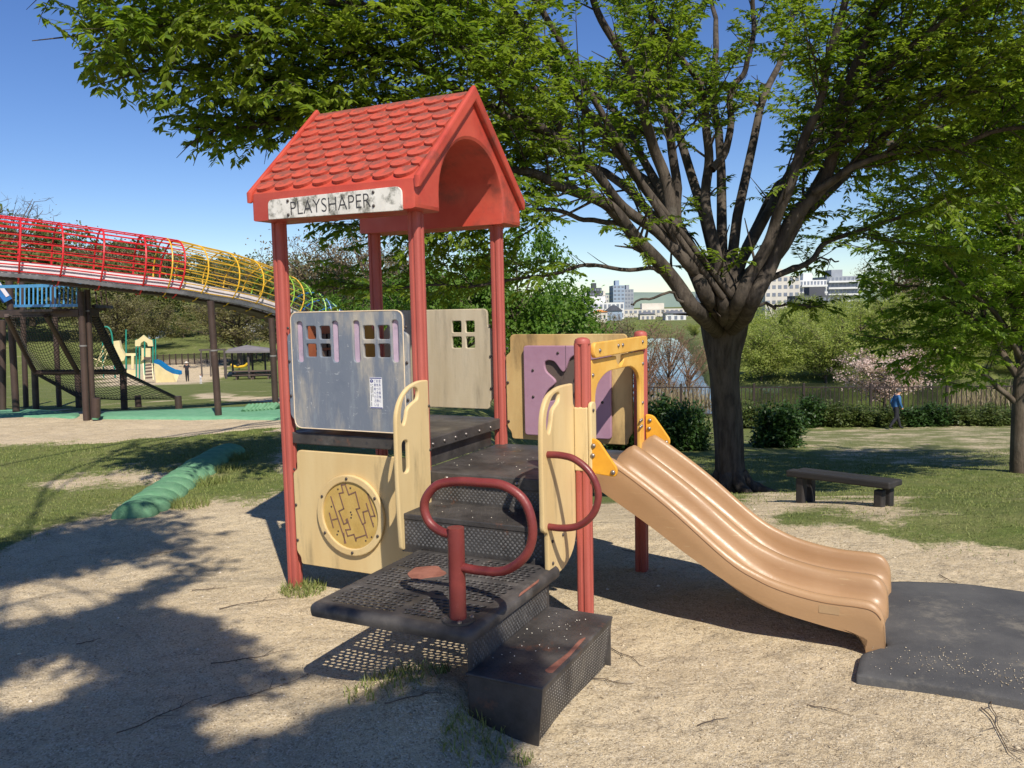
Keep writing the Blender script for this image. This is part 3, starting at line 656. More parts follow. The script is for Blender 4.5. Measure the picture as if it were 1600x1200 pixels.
# ---- handle loop on the platform
lz = [(1.70, .735), (1.655, .745)]
pth = np.array([(1.715, -1.03, .588), (1.80, -1.03, .586), (1.90, -1.03, .600), (1.985, -1.03, .67), (2.010, -1.03, .765), (1.980, -1.03, .862), (1.90, -1.03, .912), (1.80, -1.03, .916), (1.70, -1.03, .912), (1.612, -1.03, .888), (1.560, -1.03, .82), (1.575, -1.03, .752), (1.63, -1.03, .716), (1.70, -1.03, .708)])
MB().tube(spline(pth, 6), .0172, 12).build('handle_loop', M_LOOP, PH, smooth=True)
hp = MB().tube([(1.694, -1.03, ZP), (1.694, -1.03, .738)], .032, 20).build('handle_post', M_LOOP, PH, smooth=True)
MB().lathe((1.694, -1.03, ZP), [(.062, 0), (.062, .008), (.034, .010)], 20).build('base_flange', M_STEEL, hp, smooth=True)
for k in range(4):
    a = k * math.pi / 2 + .6
    MB().lathe((1.694 + .05 * math.cos(a), -1.03 + .05 * math.sin(a), ZP + .008), [(.010, 0), (.010, .006), (.004, .009)], 8).build('bolt', M_BOLT, hp, smooth=True)

# ---- handle boards either side of the steps
LPO = roundpoly([(-.008, 1.185), (-.10, 1.19), (-.205, 1.165), (-.274, 1.11), (-.309, 1.042), (-.312, .9), (-.314, .727), (-.308, .542), (-.297, .36), (-.008, .36)], [.01, .05, .06, .06, .05, .05, .05, .05, .02, .01], 4)
LH1 = spline([(-.134, 1.158), (-.106, 1.138), (-.113, 1.099), (-.154, 1.084), (-.204, 1.060), (-.221, 1.019), (-.240, .984), (-.262, .991), (-.266, 1.036), (-.242, 1.106), (-.189, 1.147)], 3, True)
LH2 = rr(-.268, .742, -.212, .905, .026, 6)
lh = plate('handle_panel', [LPO, [tuple(p) for p in LH1], LH2], .022, M_CREAM, M_SIDE(S + .040), PH, .006)
for z in (1.05, .82): link('bolt', bolt_sided, lh, (S + .051, -.012, z))
RPO = roundpoly([(-.039, 1.188), (-.21, 1.19), (-.334, 1.159), (-.39, 1.09), (-.402, .984), (-.400, .56), (-.353, .549), (-.351, .334), (-.158, .333), (-.04, .40), (-.012, .50), (-.012, 1.07), (-.035, 1.09)], [.008, .07, .06, .05, .05, .03, .02, .02, .10, .06, .05, .01, .02], 4)
RH = spline([(-.205, 1.162), (-.207, 1.123), (-.272, 1.089), (-.298, 1.024), (-.322, .989), (-.349, 1.009), (-.340, 1.083), (-.281, 1.148)], 3, True)
rh = plate('handle_panel', [RPO, [tuple(p) for p in RH]], .022, M_CREAM, M_SIDE(2 * S - .046), PH, .006)
plate('clamp_strip', [rr(-.038, .76, .03, 1.10, .03, 5)], .018, M_CREAM, M_SIDE(2 * S + .046), rh, .005)
MB().box(2 * S - .034, -.036, .77, 2 * S + .036, -.008, 1.075).build('clamp_block', M_CREAM, rh, bevel=.006)
for z in (1.06, .82): link('bolt', bolt_sided, rh, (2 * S + .055, -.015, z))
for v, z in ((-.31, .50), (-.19, .50), (-.31, .40)): link('bolt', bolt_sided, rh, (2 * S - .035, v, z))
lp2 = spline([(2 * S - .045, -.345, .900), (2 * S + .03, -.35, .902), (2 * S + .10, -.355, .888), (2 * S + .17, -.36, .835), (2 * S + .205, -.36, .752), (2 * S + .185, -.36, .665), (2 * S + .12, -.36, .603), (2 * S + .04, -.355, .580), (2 * S - .045, -.345, .576)], 6)
MB().tube(lp2, .0160, 12).build('handle_loop', M_LOOP, PH, smooth=True)

# ---- mauve board at the back of the lower deck
spl = []
for a, r in ((104, .07), (121, .15), (136, .185), (151, .15), (172, .07), (200, .13), (215, .185), (232, .13), (252, .065), (274, .13), (290, .18), (306, .13), (325, .065), (345, .13), (0, .18), (15, .13), (33, .065), (52, .14), (66, .185), (80, .15)):
    spl.append((1.36 + r * 1.0 * math.cos(math.radians(a)), 1.095 + r * math.sin(math.radians(a))))
spl = [tuple(p) for p in spline(spl, 6, True)]
yb = plate('back_panel', [board_outline(S + .078, 2 * S - .078, .742, 1.385, .03, .03)], .020, M_DINGY, M_FRONT(S + .004), PH, .004)
mv = plate('game_plate', [rr(1.083, .775, 1.637, 1.318, .022), spl], .024, M_PURPLE, M_FRONT(S - .022), yb, .005)
plate('drum_plate', [rr(1.13, .86, 1.60, 1.29, .05)], .006, M_DARKPANEL, M_FRONT(S - .0105), yb, .001)
MB().box(1.3585, S - .0348, 1.15, 1.3605, S - .0342, 1.318).build('seam', M_INK, mv)
for u, z in ((1.31, 1.275), (1.44, 1.275), (1.145, 1.17), (1.145, 1.01), (1.585, 1.17), (1.585, .99), (1.33, .81), (1.2, .81), (1.5, .81)): link('bolt', bolt_me, mv, (u, S - .034, z))
for v in (1.3, 1.09, .85): link('bolt', bolt_me, yb, (S + .06, S - .008, v))
# ---- yellow frame over the slide mouth
eb = plate('entry_bar', [rr(.025, 1.302, S - .035, 1.376, .03, 5)], .022, M_ENTRY, M_SIDE(2 * S + .042), PH, .005)
for v, z in ((.09, 1.335), (.36, 1.345), (.43, 1.345), (.77, 1.345)): link('bolt', bolt_side, eb, (2 * S + .053, v, z))
fo = roundpoly([(.030, .72), (.030, 1.292), (.40, 1.292), (.40, 1.262), (.46, 1.225), (.52, 1.262), (.52, 1.292), (S - .035, 1.292), (S - .035, .72), (S - .105, .72), (S - .105, 1.16), (S - .24, 1.222), (.24, 1.222), (.085, 1.16), (.085, .72)],
               [.01, .02, .02, .02, .03, .02, .02, .02, .02, .02, .10, .08, .08, .07, .01], 5)
ef = plate('entry_frame', [fo], .022, M_ENTRY, M_SIDE(2 * S + .020), PH, .005)
for v, z in ((.05, 1.22), (.05, 1.0), (S - .06, 1.22), (S - .07, 1.0)): link('bolt', bolt_side, ef, (2 * S + .031, v, z))
GU = roundpoly([(2 * S + .036, .930), (2 * S + .082, .926), (2 * S + .180, .790), (2 * S + .172, .752), (2 * S + .040, .765)], [.01, .03, .03, .03, .02], 4)
for vv in (-.024, S - .024):
    g_ = plate('gusset', [GU], .018, M_MUSTARD, M_FRONT(vv), PH, .004)
    for u, z in ((2 * S + .062, .895), (2 * S + .058, .848), (2 * S + .157, .775)): link('bolt', bolt_sm, g_, (u, vv - .009, z))
for z in (.905, .87): link('bolt', bolt_side, ef, (2 * S + .031, .815, z)); link('bolt', bolt_side, ef, (2 * S + .031, .79, z - .003))

# ---- slide: near, middle and far rails with two channels between
TOP = spline([(1.835, .775), (1.885, .812), (1.94, .800), (2.187, .632), (2.46, .412), (2.60, .335), (2.72, .296), (2.873, .272), (3.02, .270), (3.075, .262), (3.105, .235), (3.122, .19), (3.128, .10)], 5)
BOT = spline([(1.835, .68), (1.86, .652), (2.077, .52), (2.307, .369), (2.487, .267), (2.685, .178), (2.874, .138), (3.045, .110), (3.05, .06), (3.06, .0), (3.09, .0), (3.12, .0), (3.128, .01)], 5)
FLO = spline([(1.80, .700), (1.87, .698), (1.96, .640), (2.20, .475), (2.46, .275), (2.60, .195), (2.75, .160), (2.90, .150), (3.02, .146), (3.07, .140), (3.10, .118), (3.118, .08), (3.124, .03)], 5)
V0s, V1s = .085, .865; RWd = .038
def rail_sec():
    w = (V1s - V0s); c1, c2, c3_ = V0s, (V0s + V1s) / 2, V1s
    # (v, t): t=-1 underside, 0 channel floor, 1 rail top
    L = [(V0s, -1), (V0s, -.4), (V0s, .3), (V0s - .002, .80), (V0s + .006, .95), (V0s + .020, 1.0), (V0s + .034, .97), (V0s + .044, .86)]
    L += [(V0s + .050, .6), (V0s + .056, .32), (V0s + .072, .12), (V0s + .105, .01), (V0s + .15, -.0)]
    L += [(c2 - .15, 0), (c2 - .105, .01), (c2 - .072, .12), (c2 - .052, .32), (c2 - .042, .6), (c2 - .034, .86), (c2 - .018, .98), (c2, 1.0), (c2 + .018, .98)]
    L += [(c2 + .034, .86), (c2 + .042, .6), (c2 + .052, .32), (c2 + .072, .12), (c2 + .105, .01), (c2 + .15, 0)]
    L += [(V1s - .15, 0), (V1s - .105, .01), (V1s - .072, .12), (V1s - .056, .32), (V1s - .050, .6), (V1s - .044, .86), (V1s - .034, .97), (V1s - .020, 1.0), (V1s - .006, .95), (V1s, .8), (V1s, -1)]
    return L
RS = rail_sec(); ns = len(RS); nt = len(TOP); V = []
for (ut, zt), (ub, zb), (uf, zf) in zip(TOP, BOT, FLO):
    for v, t_ in RS:
        if t_ >= 0: V.append((uf + (ut - uf) * t_, v, zf + (zt - zf) * t_))
        else: V.append((uf + (ub - uf) * -t_, v, zf + (zb - zf) * -t_))
F = [(i * ns + k, i * ns + (k + 1) % ns, (i + 1) * ns + (k + 1) % ns, (i + 1) * ns + k) for i in range(nt - 1) for k in range(ns)]
F += [tuple(range(ns - 1, -1, -1)), tuple(range((nt - 1) * ns, nt * ns))]
b = MB().add(V, F); sl_o = b.build('slide', M_SLIDE, PH, smooth=True)
sl_o.data.set_sharp_from_angle(angle=math.radians(55))
seam = [(u, V0s - .002, z - .028) for u, z in TOP[6:52]]
MB().tube(seam, .0022, 6).build('seam', paint('slide_seam', srgb(150, 114, 80), srgb(142, 106, 72), .5, bump=0), sl_o)
plate('faded_label', [rr(2.86, .195, 2.945, .232, .002, 2)], .0008, paint('faded_label_film', srgb(172, 142, 106), srgb(166, 136, 100), .5, bump=0), M_FRONT(V0s - .0015), sl_o, .0002)
# ------------------------------------------------------------------ trees and plants
def bark(name, a, b, scale=9):
    t = NT(name)
    c = t.mix(t.ramp(t.noise(scale, 7, .7, (1, 1, .25)), .35, .65), c3(a), c3(b))
    c = t.mix(t.ramp(t.noise(2.3, 6, .7), .60, .72, 0, .6), c, (.16, .15, .125, 1))
    t.bump(t.math('ADD', t.noise(scale * 2.5, 8, .75, (1, 1, .2)), t.noise(scale * .8, 5, .6, (1, 1, .5))), .03, .8)
    return t.fin(c, .9, .2)
def leafmat(name, a, b, c=None, trans=.45, rough=.45):
    t = NT(name); g = t.n.new('ShaderNodeNewGeometry'); col = t.mix(g.outputs['Random Per Island'], c3(a), c3(b))
    col = t.mix(t.ramp(t.noise(.9, 3), .42, .62), col, t.mix(.5, col, c3(c or b)))
    tr = t.n.new('ShaderNodeBsdfTranslucent'); t.put(tr.inputs[0], t.mix(.5, col, t.mix(1.0, col, (1.5, 1.6, .5, 1), 'MULTIPLY')))
    t.fin(col, rough, .35)
    m = t.n.new('ShaderNodeMixShader'); m.inputs[0].default_value = trans
    t.l.new(t.b.outputs[0], m.inputs[1]); t.l.new(tr.outputs[0], m.inputs[2]); t.l.new(m.outputs[0], t.out.inputs[0])
    return t.m
M_BARK = bark('grey_brown_bark', (.042, .034, .027), (.108, .088, .069))
M_BARK2 = bark('brown_bark', (.085, .066, .048), (.15, .12, .09))
M_LEAF = leafmat('fresh_green_leaf', (.080, .155, .015), (.225, .31, .030), (.28, .34, .042), .55)
M_LEAF_R = leafmat('bright_spring_leaf', (.16, .27, .024), (.27, .38, .05), (.30, .39, .06), .55)
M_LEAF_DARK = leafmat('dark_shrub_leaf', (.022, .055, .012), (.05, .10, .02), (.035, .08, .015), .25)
M_LEAF_MID = leafmat('mid_green_leaf', (.085, .185, .022), (.15, .25, .038), (.18, .27, .05), .5)
M_LEAF_WILLOW = leafmat('willow_leaf', (.24, .31, .06), (.36, .40, .10), (.40, .42, .13), .5)
M_LEAF_OLIVE = leafmat('budding_olive_leaf', (.13, .12, .045), (.20, .175, .07), (.17, .17, .05), .3)
M_LEAF_TAN = leafmat('budding_tan_leaf', (.17, .13, .075), (.22, .165, .09), (.19, .17, .07), .3)
M_LEAF_HILL = leafmat('hillside_leaf', (.10, .14, .035), (.18, .19, .06), (.16, .17, .055), .4)
M_BLOSSOM = leafmat('pink_blossom', (.50, .35, .31), (.70, .57, .52), (.36, .23, .17), .3)
M_BUSHLIGHT = leafmat('light_hedge_leaf', (.06, .10, .022), (.14, .17, .05), (.09, .12, .03), .35)
M_REED = leafmat('dry_reed', (.27, .22, .13), (.38, .31, .19), (.33, .26, .15), .3)
M_TWIG_RED = paint('reddish_twig', (.17, .095, .06), (.24, .15, .09), .9, 3)

def leaf_arrays(P, D, N, L, Wd, fold=.18):
    """two-triangle folded leaves"""
    D = D / (np.linalg.norm(D, axis=1)[:, None] + 1e-9); R = np.cross(D, N); R /= np.linalg.norm(R, axis=1)[:, None] + 1e-9; U = np.cross(R, D)
    L = L[:, None]; Wd = Wd[:, None]
    v = np.stack([P, P + D * L * .45 + R * Wd * .5 + U * Wd * fold, P + D * L, P + D * L * .45 - R * Wd * .5 + U * Wd * fold], 1).reshape(-1, 3)
    n = len(P); b = np.arange(n)[:, None] * 4
    f = np.concatenate([b + np.array([[0, 1, 2]]), b + np.array([[0, 2, 3]])], 1).reshape(-1, 3)
    return v, f
class Wood:
    def __init__(s): s.V = []; s.F = []; s.n = 0
    def add(s, pts, r, seg=6, closed=False):
        v, f = tube_np(pts, r, seg); s.V.append(v); s.F.append(f + s.n); s.n += len(v)
    def obj(s, name, mat, parent): return link(name, np_mesh(name, np.concatenate(s.V), [np.concatenate(s.F)], [mat], True), parent)
def unit(v): return v / (np.linalg.norm(v) + 1e-12)

SKYGAPS = [[(-900, -600), (-120, -300), (25, 0), (60, 45), (105, 60), (130, 140), (190, 165), (285, 235), (300, 262), (400, 268), (420, 264), (478, 196), (478, 900), (-900, 900)],
           [(806, 362), (960, 362), (1020, 430), (1072, 480), (890, 500), (806, 500), (880, 432), (960, 428), (960, 404), (850, 404)],
           [(1300, 395), (1420, 392), (1420, 440), (1300, 440)], [(1170, 440), (1340, 440), (1340, 462), (1170, 462)], [(1060, 492), (1320, 510), (1320, 900), (0, 900), (0, 492)],
           [(1010, 215), (1025, 235), (1040, 330), (1020, 330)], [(1165, 200), (1205, 180), (1190, 280), (1150, 330), (1140, 300)],
           [(930, 225), (985, 300), (1000, 345), (950, 310)]]
LITP = [[(385, 800), (450, 780), (470, 905), (620, 905), (650, 985), (560, 1040), (450, 1035), (400, 985), (330, 950), (390, 905)], [(-20, 915), (120, 893), (230, 878), (190, 922), (60, 955), (-20, 960)],
        [(-20, 1075), (100, 1010), (140, 1020), (70, 1095), (-20, 1120)], [(700, 905), (2000, 905), (2000, 1500), (860, 1500), (830, 1140), (960, 960), (700, 905)], [(760, 820), (1000, 700), (2000, 870), (2000, 1200), (760, 1000)],
        [(430, 1060), (640, 1040), (600, 1090), (470, 1095)], [(300, 1090), (420, 1080), (480, 1130), (330, 1160)]]
def shadow_px(P):
    t = P[:, 2] / SUN[2]; Q = P - SUN[None] * t[:, None]; return project(Q)
def ok_visible(P):
    px, py, w = project(P); bad = np.zeros(len(P), bool)
    for g in SKYGAPS: bad |= in_poly(px, py, g)
    return ~(bad & (w > .2))
def ok_shade(P):
    """keeps the crown out of the sunbeams that reach the play area"""
    sx, sy, w = shadow_px(P); bad = np.zeros(len(P), bool)
    for g in LITP: bad |= in_poly(sx, sy, g) & (w > .3)
    for h in (.5, 1.2, 2.0, 2.6):
        t = (P[:, 2] - h) / SUN[2]; Q = P - SUN[None] * t[:, None]; d = Q[:, :2] - A0; u = d @ EU; v = d @ EV
        bad |= (P[:, 2] > h) & (u > -.25) & (u < (2.3 if h < 1.5 else 1.25)) & (v > (-.5 if h > .6 else -.9)) & (v < 1.3) & ~((u > .55) & (u < .95) & (v > .8))
    return ~bad

class Tree:
    def __init__(s, filt, leafL=(.055, .095)): s.w = Wood(); s.LP = []; s.LD = []; s.LN = []; s.LS = []; s.filt = filt; s.leafL = leafL; s.side = Wood(); s.side.n = 0
    def twig(s, p, d, L, r, nl):
        n = 5; pts = [p]; dd = d.copy()
        for i in range(n - 1):
            dd = unit(dd + rng.normal(0, .12, 3) + np.array([0, 0, -.07])); pts.append(pts[-1] + dd * L / (n - 1))
        pts = np.array(pts)
        if not s.filt(pts[[1, 2, 4]]).all(): return False
        s.w.add(pts, np.linspace(r, r * .35, n), 3)
        t = np.sort(rng.random(nl)) * (n - 1.001); i = t.astype(int); f = (t - i)[:, None]
        P = pts[i] * (1 - f) + pts[i + 1] * f; D = pts[i + 1] - pts[i]; D /= np.linalg.norm(D, axis=1)[:, None]
        sgn = np.where(np.arange(nl) % 2, 1, -1)[:, None]; side = np.cross(D, np.array([0, 0, 1.0])); side /= np.linalg.norm(side, axis=1)[:, None] + 1e-9
        LD = D * .75 + side * sgn * .8 + np.array([0, 0, -.42]) + rng.normal(0, .25, (nl, 3))
        s.LP.append(P); s.LD.append(LD); s.LN.append(np.array([0, 0, 1.0]) + rng.normal(0, .35, (nl, 3))); s.LS.append(rng.uniform(*s.leafL, nl))
        return True
    def spray(s, p, d, L, r, step=.10, tw=(.3, .62), nl=(20, 32)):
        """a side branch carrying leafy twigs on both sides"""
        n = max(5, int(L / .22)); pts = [p]; dd = unit(d)
        for i in range(n - 1):
            dd = unit(dd + rng.normal(0, .10, 3) + np.array([0, 0, .05 if i < n * .4 else -.05])); pts.append(pts[-1] + dd * L / (n - 1))
        pts = np.array(pts)
        keep = s.filt(pts); 
        if not keep[0:2].all(): return None
        if not keep.all(): pts = pts[:max(3, int(np.argmin(keep)))]
        n = len(pts)
        s.w.add(pts, np.linspace(r, r * .3, n), 4)
        Lr = np.linalg.norm(np.diff(pts, axis=0), axis=1).sum(); q = .15 * Lr; k = 0
        while q < Lr:
            t = q / Lr * (n - 1.001); i = int(t); pp = pts[i] + (pts[i + 1] - pts[i]) * (t - i); D = unit(pts[i + 1] - pts[i])
            side = unit(np.cross(D, np.array([0, 0, 1.0]))) * (1 if k % 2 else -1)
            s.twig(pp, unit(D * .7 + side * .8 + np.array([0, 0, rng.normal(.08, .22)])), rng.uniform(*tw) * (1 - .3 * q / Lr), r * .3, int(rng.integers(*nl)))
            q += step * rng.uniform(.7, 1.3); k += 1
        s.twig(pts[-1], unit(pts[-1] - pts[-2]), rng.uniform(*tw), r * .3, int(rng.integers(*nl)))
        return pts
    def limb(s, P, r0, r1, seg=9, sp=.26, t0=.3, Ls=(.7, 1.7), n=5, **k):
        pts = spline(P, n); tt = np.linspace(0, 1, len(pts))[:, None]; fr = rng.uniform(9, 15, 3); ph = rng.uniform(0, 6.28, 3); pts = pts + np.sin(tt * fr + ph) * np.array([.045, .045, .03]) * np.sin(np.pi * np.clip(tt * 1.6, 0, 1)) ** .5 * (tt > 0) + np.sin(tt * fr * 2.3 + ph) * .016 * (tt > .1); rad = r0 + (r1 - r0) * np.linspace(0, 1, len(pts)) ** .8
        s.w.add(pts, rad, seg)
        seglen = np.linalg.norm(np.diff(pts, axis=0), axis=1); cum = np.concatenate([[0], np.cumsum(seglen)]); T = cum[-1]; q = t0 * T
        while q < T:
            i = min(np.searchsorted(cum, q) - 1, len(pts) - 2); D = unit(pts[i + 1] - pts[i]); a = rng.uniform(0, 2 * math.pi)
            b1 = unit(np.cross(D, np.array([.13, .2, 1.0]))); b2 = np.cross(D, b1); lat = b1 * math.cos(a) + b2 * math.sin(a); lat[2] = lat[2] * .55 + .1
            s.spray(pts[i], unit(D * .75 + unit(lat) * .85), rng.uniform(*Ls) * (1.1 - .45 * q / T), max(rad[i] * .26, .006), **k)
            q += sp * rng.uniform(.6, 1.5)
        s.spray(pts[-1], unit(pts[-1] - pts[-3]), Ls[1] * .7, r1 * .8, **k)
        return pts
    def leaves_obj(s, name, mat, parent, aspect=.42):
        P = np.concatenate(s.LP); D = np.concatenate(s.LD); N = np.concatenate(s.LN); L = np.concatenate(s.LS)
        v, f = leaf_arrays(P, D, N, L, L * aspect); return link(name, np_mesh(name, v, [f], [mat]), parent)

# ---- the big spreading tree
TY = 9.0
tb = onground(1142, 768); TBX = tb
TREE = empty('zelkova_tree', tuple(tb), 0, 'big spreading tree with a thick dark trunk forking low behind the slide', 'tree')
def L3(pts): return [at(x, y, Y) for x, y, Y in pts]
def both(P):
    px, py, w = project(P); v = ok_visible(P)
    fork = in_poly(px, py, [(985, 300), (1075, 500), (1200, 500), (1330, 320), (1250, 230), (1050, 230)]) & (py > 240)
    gap = (px > 890) & (px < 1420) & (py > 20) & (py < 470) & (vnoise(px / 62 + 3, py / 55 + 8) > .77)
    return v & ~(fork & (vnoise(px / 30, py / 30) > .58)) & ~gap
T = Tree(both)
ty = tb[1]
trunk = L3([(1150, 790, ty), (1146, 765, ty), (1140, 725, ty), (1137, 670, ty), (1132, 600, ty), (1129, 550, ty), (1130, 505, ty), (1131, 480, ty), (1131, 466, ty)])
TW = Wood(); tp = spline(trunk, 5)
tr = np.interp(np.linspace(0, 1, len(tp)), [0, .06, .13, .27, .45, .53, .62, .69, .75, .82, .87, .94, 1], [.34, .25, .205, .190, .186, .198, .232, .272, .308, .318, .29, .19, .03])
v, f = tube_np(tp, tr, 28)
dx = v - np.repeat(tp, 28, 0); ang = np.arctan2(dx[:, 1], dx[:, 0]); hh = np.repeat(np.linspace(0, 1, len(tp)), 28)
v += dx * (.07 * np.sin(ang * 3 + 1) + .05 * np.sin(ang * 5 + hh * 5) + .03 * np.sin(ang * 9 + hh * 14))[:, None] * (1 + 2.0 * np.exp(-hh * 12))[:, None]
v += dx * (.05 * np.sin(hh * 22 + 2 * np.sin(ang * 2)))[:, None]
TW.V.append(v); TW.F.append(f); TW.n += len(v)
for a_, l_ in ((-.35, .75), (.3, .6), (-1.3, .5), (2.6, .5), (-2.2, .55)):
    d = np.array([math.cos(a_), math.sin(a_), 0]); b0 = np.array([tb[0], tb[1], tb[2]])
    pts = [b0 + d * .12 + np.array([0, 0, .25])] + [np.array([*(b0 + d * q)[:2], ground(*(b0 + d * q)[:2]) + h]) for q, h in ((.26, .085), (.45, .03), (l_, -.06))]
    TW.add(spline(pts, 5), np.linspace(.11, .03, 16), 8)
fk = ty
def LW(pts, r0, r1, **k):
    """limb wood goes to the limbs mesh"""
    k['sp'] = k.get('sp', .26) * .42; return T.limb(L3(pts), r0 * .76, r1, **k)
LW([(1122, 520, ty), (1094, 489, 8.95), (1060, 444, 8.8), (1015, 388, 8.6), (970, 349, 8.4), (925, 315, 8.2), (869, 287, 7.9), (824, 270, 7.7), (740, 255, 7.4), (640, 225, 7.1), (540, 200, 6.9)], .135, .02, sp=.17, t0=.25)
LW([(1118, 500, ty), (1088, 428, 8.9), (1037, 371, 8.75), (992, 332, 8.6), (942, 287, 8.4), (886, 242, 8.2), (846, 203, 8.0), (807, 169, 7.8), (773, 129, 7.6), (745, 79, 7.4), (722, 40, 7.2), (690, -30, 7.0)], .095, .02, sp=.2, t0=.3)
LW([(1122, 510, ty), (1105, 467, 9.0), (1082, 416, 9.0), (1060, 360, 9.0), (1037, 292, 8.95), (1021, 236, 8.9), (1007, 186, 8.8), (992, 129, 8.7), (959, 67, 8.6), (930, 0, 8.5), (900, -80, 8.4)], .125, .03, sp=.24)
LW([(1058, 355, 9.0), (1050, 260, 9.1), (1037, 169, 9.2), (1026, 113, 9.3), (1020, 50, 9.4), (1016, -40, 9.4)], .075, .03, sp=.3)
LW([(1130, 505, ty), (1127, 484, 9.1), (1122, 427, 9.2), (1113, 349, 9.3), (1111, 270, 9.4), (1102, 214, 9.45), (1100, 169, 9.5), (1088, 124, 9.5), (1066, 90, 9.5), (1030, 40, 9.4), (1000, -40, 9.3)], .105, .025, sp=.3)
LW([(1112, 265, 9.4), (1133, 225, 9.45), (1144, 169, 9.5), (1156, 124, 9.5), (1172, 84, 9.5), (1178, 0, 9.5), (1180, -80, 9.4)], .062, .022, sp=.3)
LW([(1138, 510, ty), (1150, 480, 9.0), (1172, 427, 8.9), (1200, 371, 8.75), (1229, 315, 8.6), (1251, 242, 8.5), (1268, 191, 8.4), (1290, 124, 8.3), (1313, 22, 8.2), (1330, -60, 8.1)], .11, .03, sp=.28)
LW([(1142, 515, ty), (1167, 484, 9.0), (1206, 416, 8.95), (1251, 337, 8.85), (1285, 281, 8.7), (1302, 225, 8.6), (1319, 157, 8.45), (1347, 73, 8.3), (1375, 0, 8.2), (1400, -70, 8.1)], .13, .035, sp=.28)
LW([(1225, 365, 8.9), (1250, 325, 8.95), (1290, 264, 9.0), (1352, 191, 9.05), (1403, 129, 9.1), (1448, 73, 9.1), (1482, 22, 9.1), (1530, -50, 9.0)], .075, .025, sp=.26)
LW([(1215, 400, 8.95), (1262, 320, 8.8), (1330, 264, 8.6), (1420, 191, 8.3), (1499, 129, 8.1), (1577, 84, 7.9), (1660, 40, 7.7), (1760, 0, 7.5)], .075, .02, sp=.22)
LW([(1180, 455, 9.0), (1195, 439, 9.05), (1251, 411, 9.2), (1302, 382, 9.3), (1375, 349, 9.4), (1487, 315, 9.5), (1600, 264, 9.5), (1700, 240, 9.4)], .055, .015, sp=.22)
LW([(1270, 300, 8.7), (1375, 247, 8.4), (1487, 225, 8.1), (1600, 197, 7.8), (1720, 180, 7.5)], .05, .015, sp=.2)
LW([(1085, 470, 9.0), (1060, 450, 8.9), (1020, 419, 8.7), (970, 416, 8.5), (914, 419, 8.3), (846, 433, 8.1), (756, 444, 7.9), (680, 447, 7.8), (600, 452, 7.7), (540, 445, 7.6)], .038, .008, sp=.2, t0=.2, Ls=(.4, .9))
LW([(1100, 478, 9.0), (1075, 470, 8.8), (1040, 462, 8.6), (1000, 470, 8.4), (985, 478, 8.3)], .03, .008, sp=.14, t0=.35, Ls=(.25, .5))
LW([(1165, 480, 9.1), (1200, 478, 9.3), (1240, 476, 9.5), (1268, 480, 9.6)], .03, .008, sp=.14, t0=.35, Ls=(.25, .5))
LW([(1215, 430, 9.2), (1255, 412, 9.4), (1290, 405, 9.5), (1310, 410, 9.6)], .025, .008, sp=.16, t0=.4, Ls=(.25, .5))
LW([(972, 350, 8.4), (925, 342, 8.3), (886, 337, 8.2), (824, 326, 8.0), (740, 322, 7.8), (640, 345, 7.7), (560, 352, 7.6)], .04, .01, sp=.2, t0=.15, Ls=(.5, 1.0))
# high left boughs that reach out over the lawn and towards the viewer
LW([(846, 203, 8.0), (760, 160, 7.5), (650, 110, 7.0), (520, 80, 6.6), (400, 60, 6.3), (280, 45, 6.0), (170, 40, 5.8)], .06, .012, sp=.15, t0=.15, Ls=(.7, 1.4))
LW([(700, 240, 7.3), (600, 190, 7.0), (500, 150, 6.8), (400, 125, 6.6), (300, 110, 6.4), (220, 110, 6.2)], .05, .010, sp=.14, t0=.1, Ls=(.6, 1.2))
LW([(640, 225, 7.1), (560, 205, 6.9), (480, 190, 6.7), (400, 195, 6.6), (330, 205, 6.5), (305, 220, 6.4)], .04, .008, sp=.12, t0=.1, Ls=(.4, .9))
LW([(773, 129, 7.6), (700, 60, 7.2), (600, 20, 6.8), (480, 0, 6.5), (330, -20, 6.2), (180, -20, 6.0), (60, -10, 5.8)], .05, .012, sp=.15, t0=.1, Ls=(.6, 1.3))
LW([(900, 255, 8.2), (850, 160, 8.0), (800, 80, 7.8), (760, 10, 7.6), (720, -60, 7.4)], .05, .015, sp=.2, t0=.1)
LW([(1313, 180, 8.5), (1400, 90, 8.0), (1500, 20, 7.6), (1620, -40, 7.2)], .05, .015, sp=.18, t0=.1)
LW([(1500, 135, 8.1), (1560, 150, 8.4), (1640, 160, 8.8)], .03, .012, sp=.16, t0=.1)
# far side of the crown
for px, py, Y in ((820, 60, 12.5), (960, -20, 12.8), (1110, -60, 13.2), (1260, -20, 12.8), (1420, 60, 12.5), (720, 170, 11.5), (1540, 180, 11.8), (1330, 210, 12.2), (880, 210, 11.8)):
    p1 = at(1130, 470, 9.15); p4 = at(px, py, Y); m1 = p1 * .6 + p4 * .4 + np.array([0, 0, .5])
    T.limb([p1, m1, p1 * .25 + p4 * .75 + np.array([0, 0, .3]), p4], .07, .015, seg=7, sp=.15, t0=.35, Ls=(.8, 1.7))
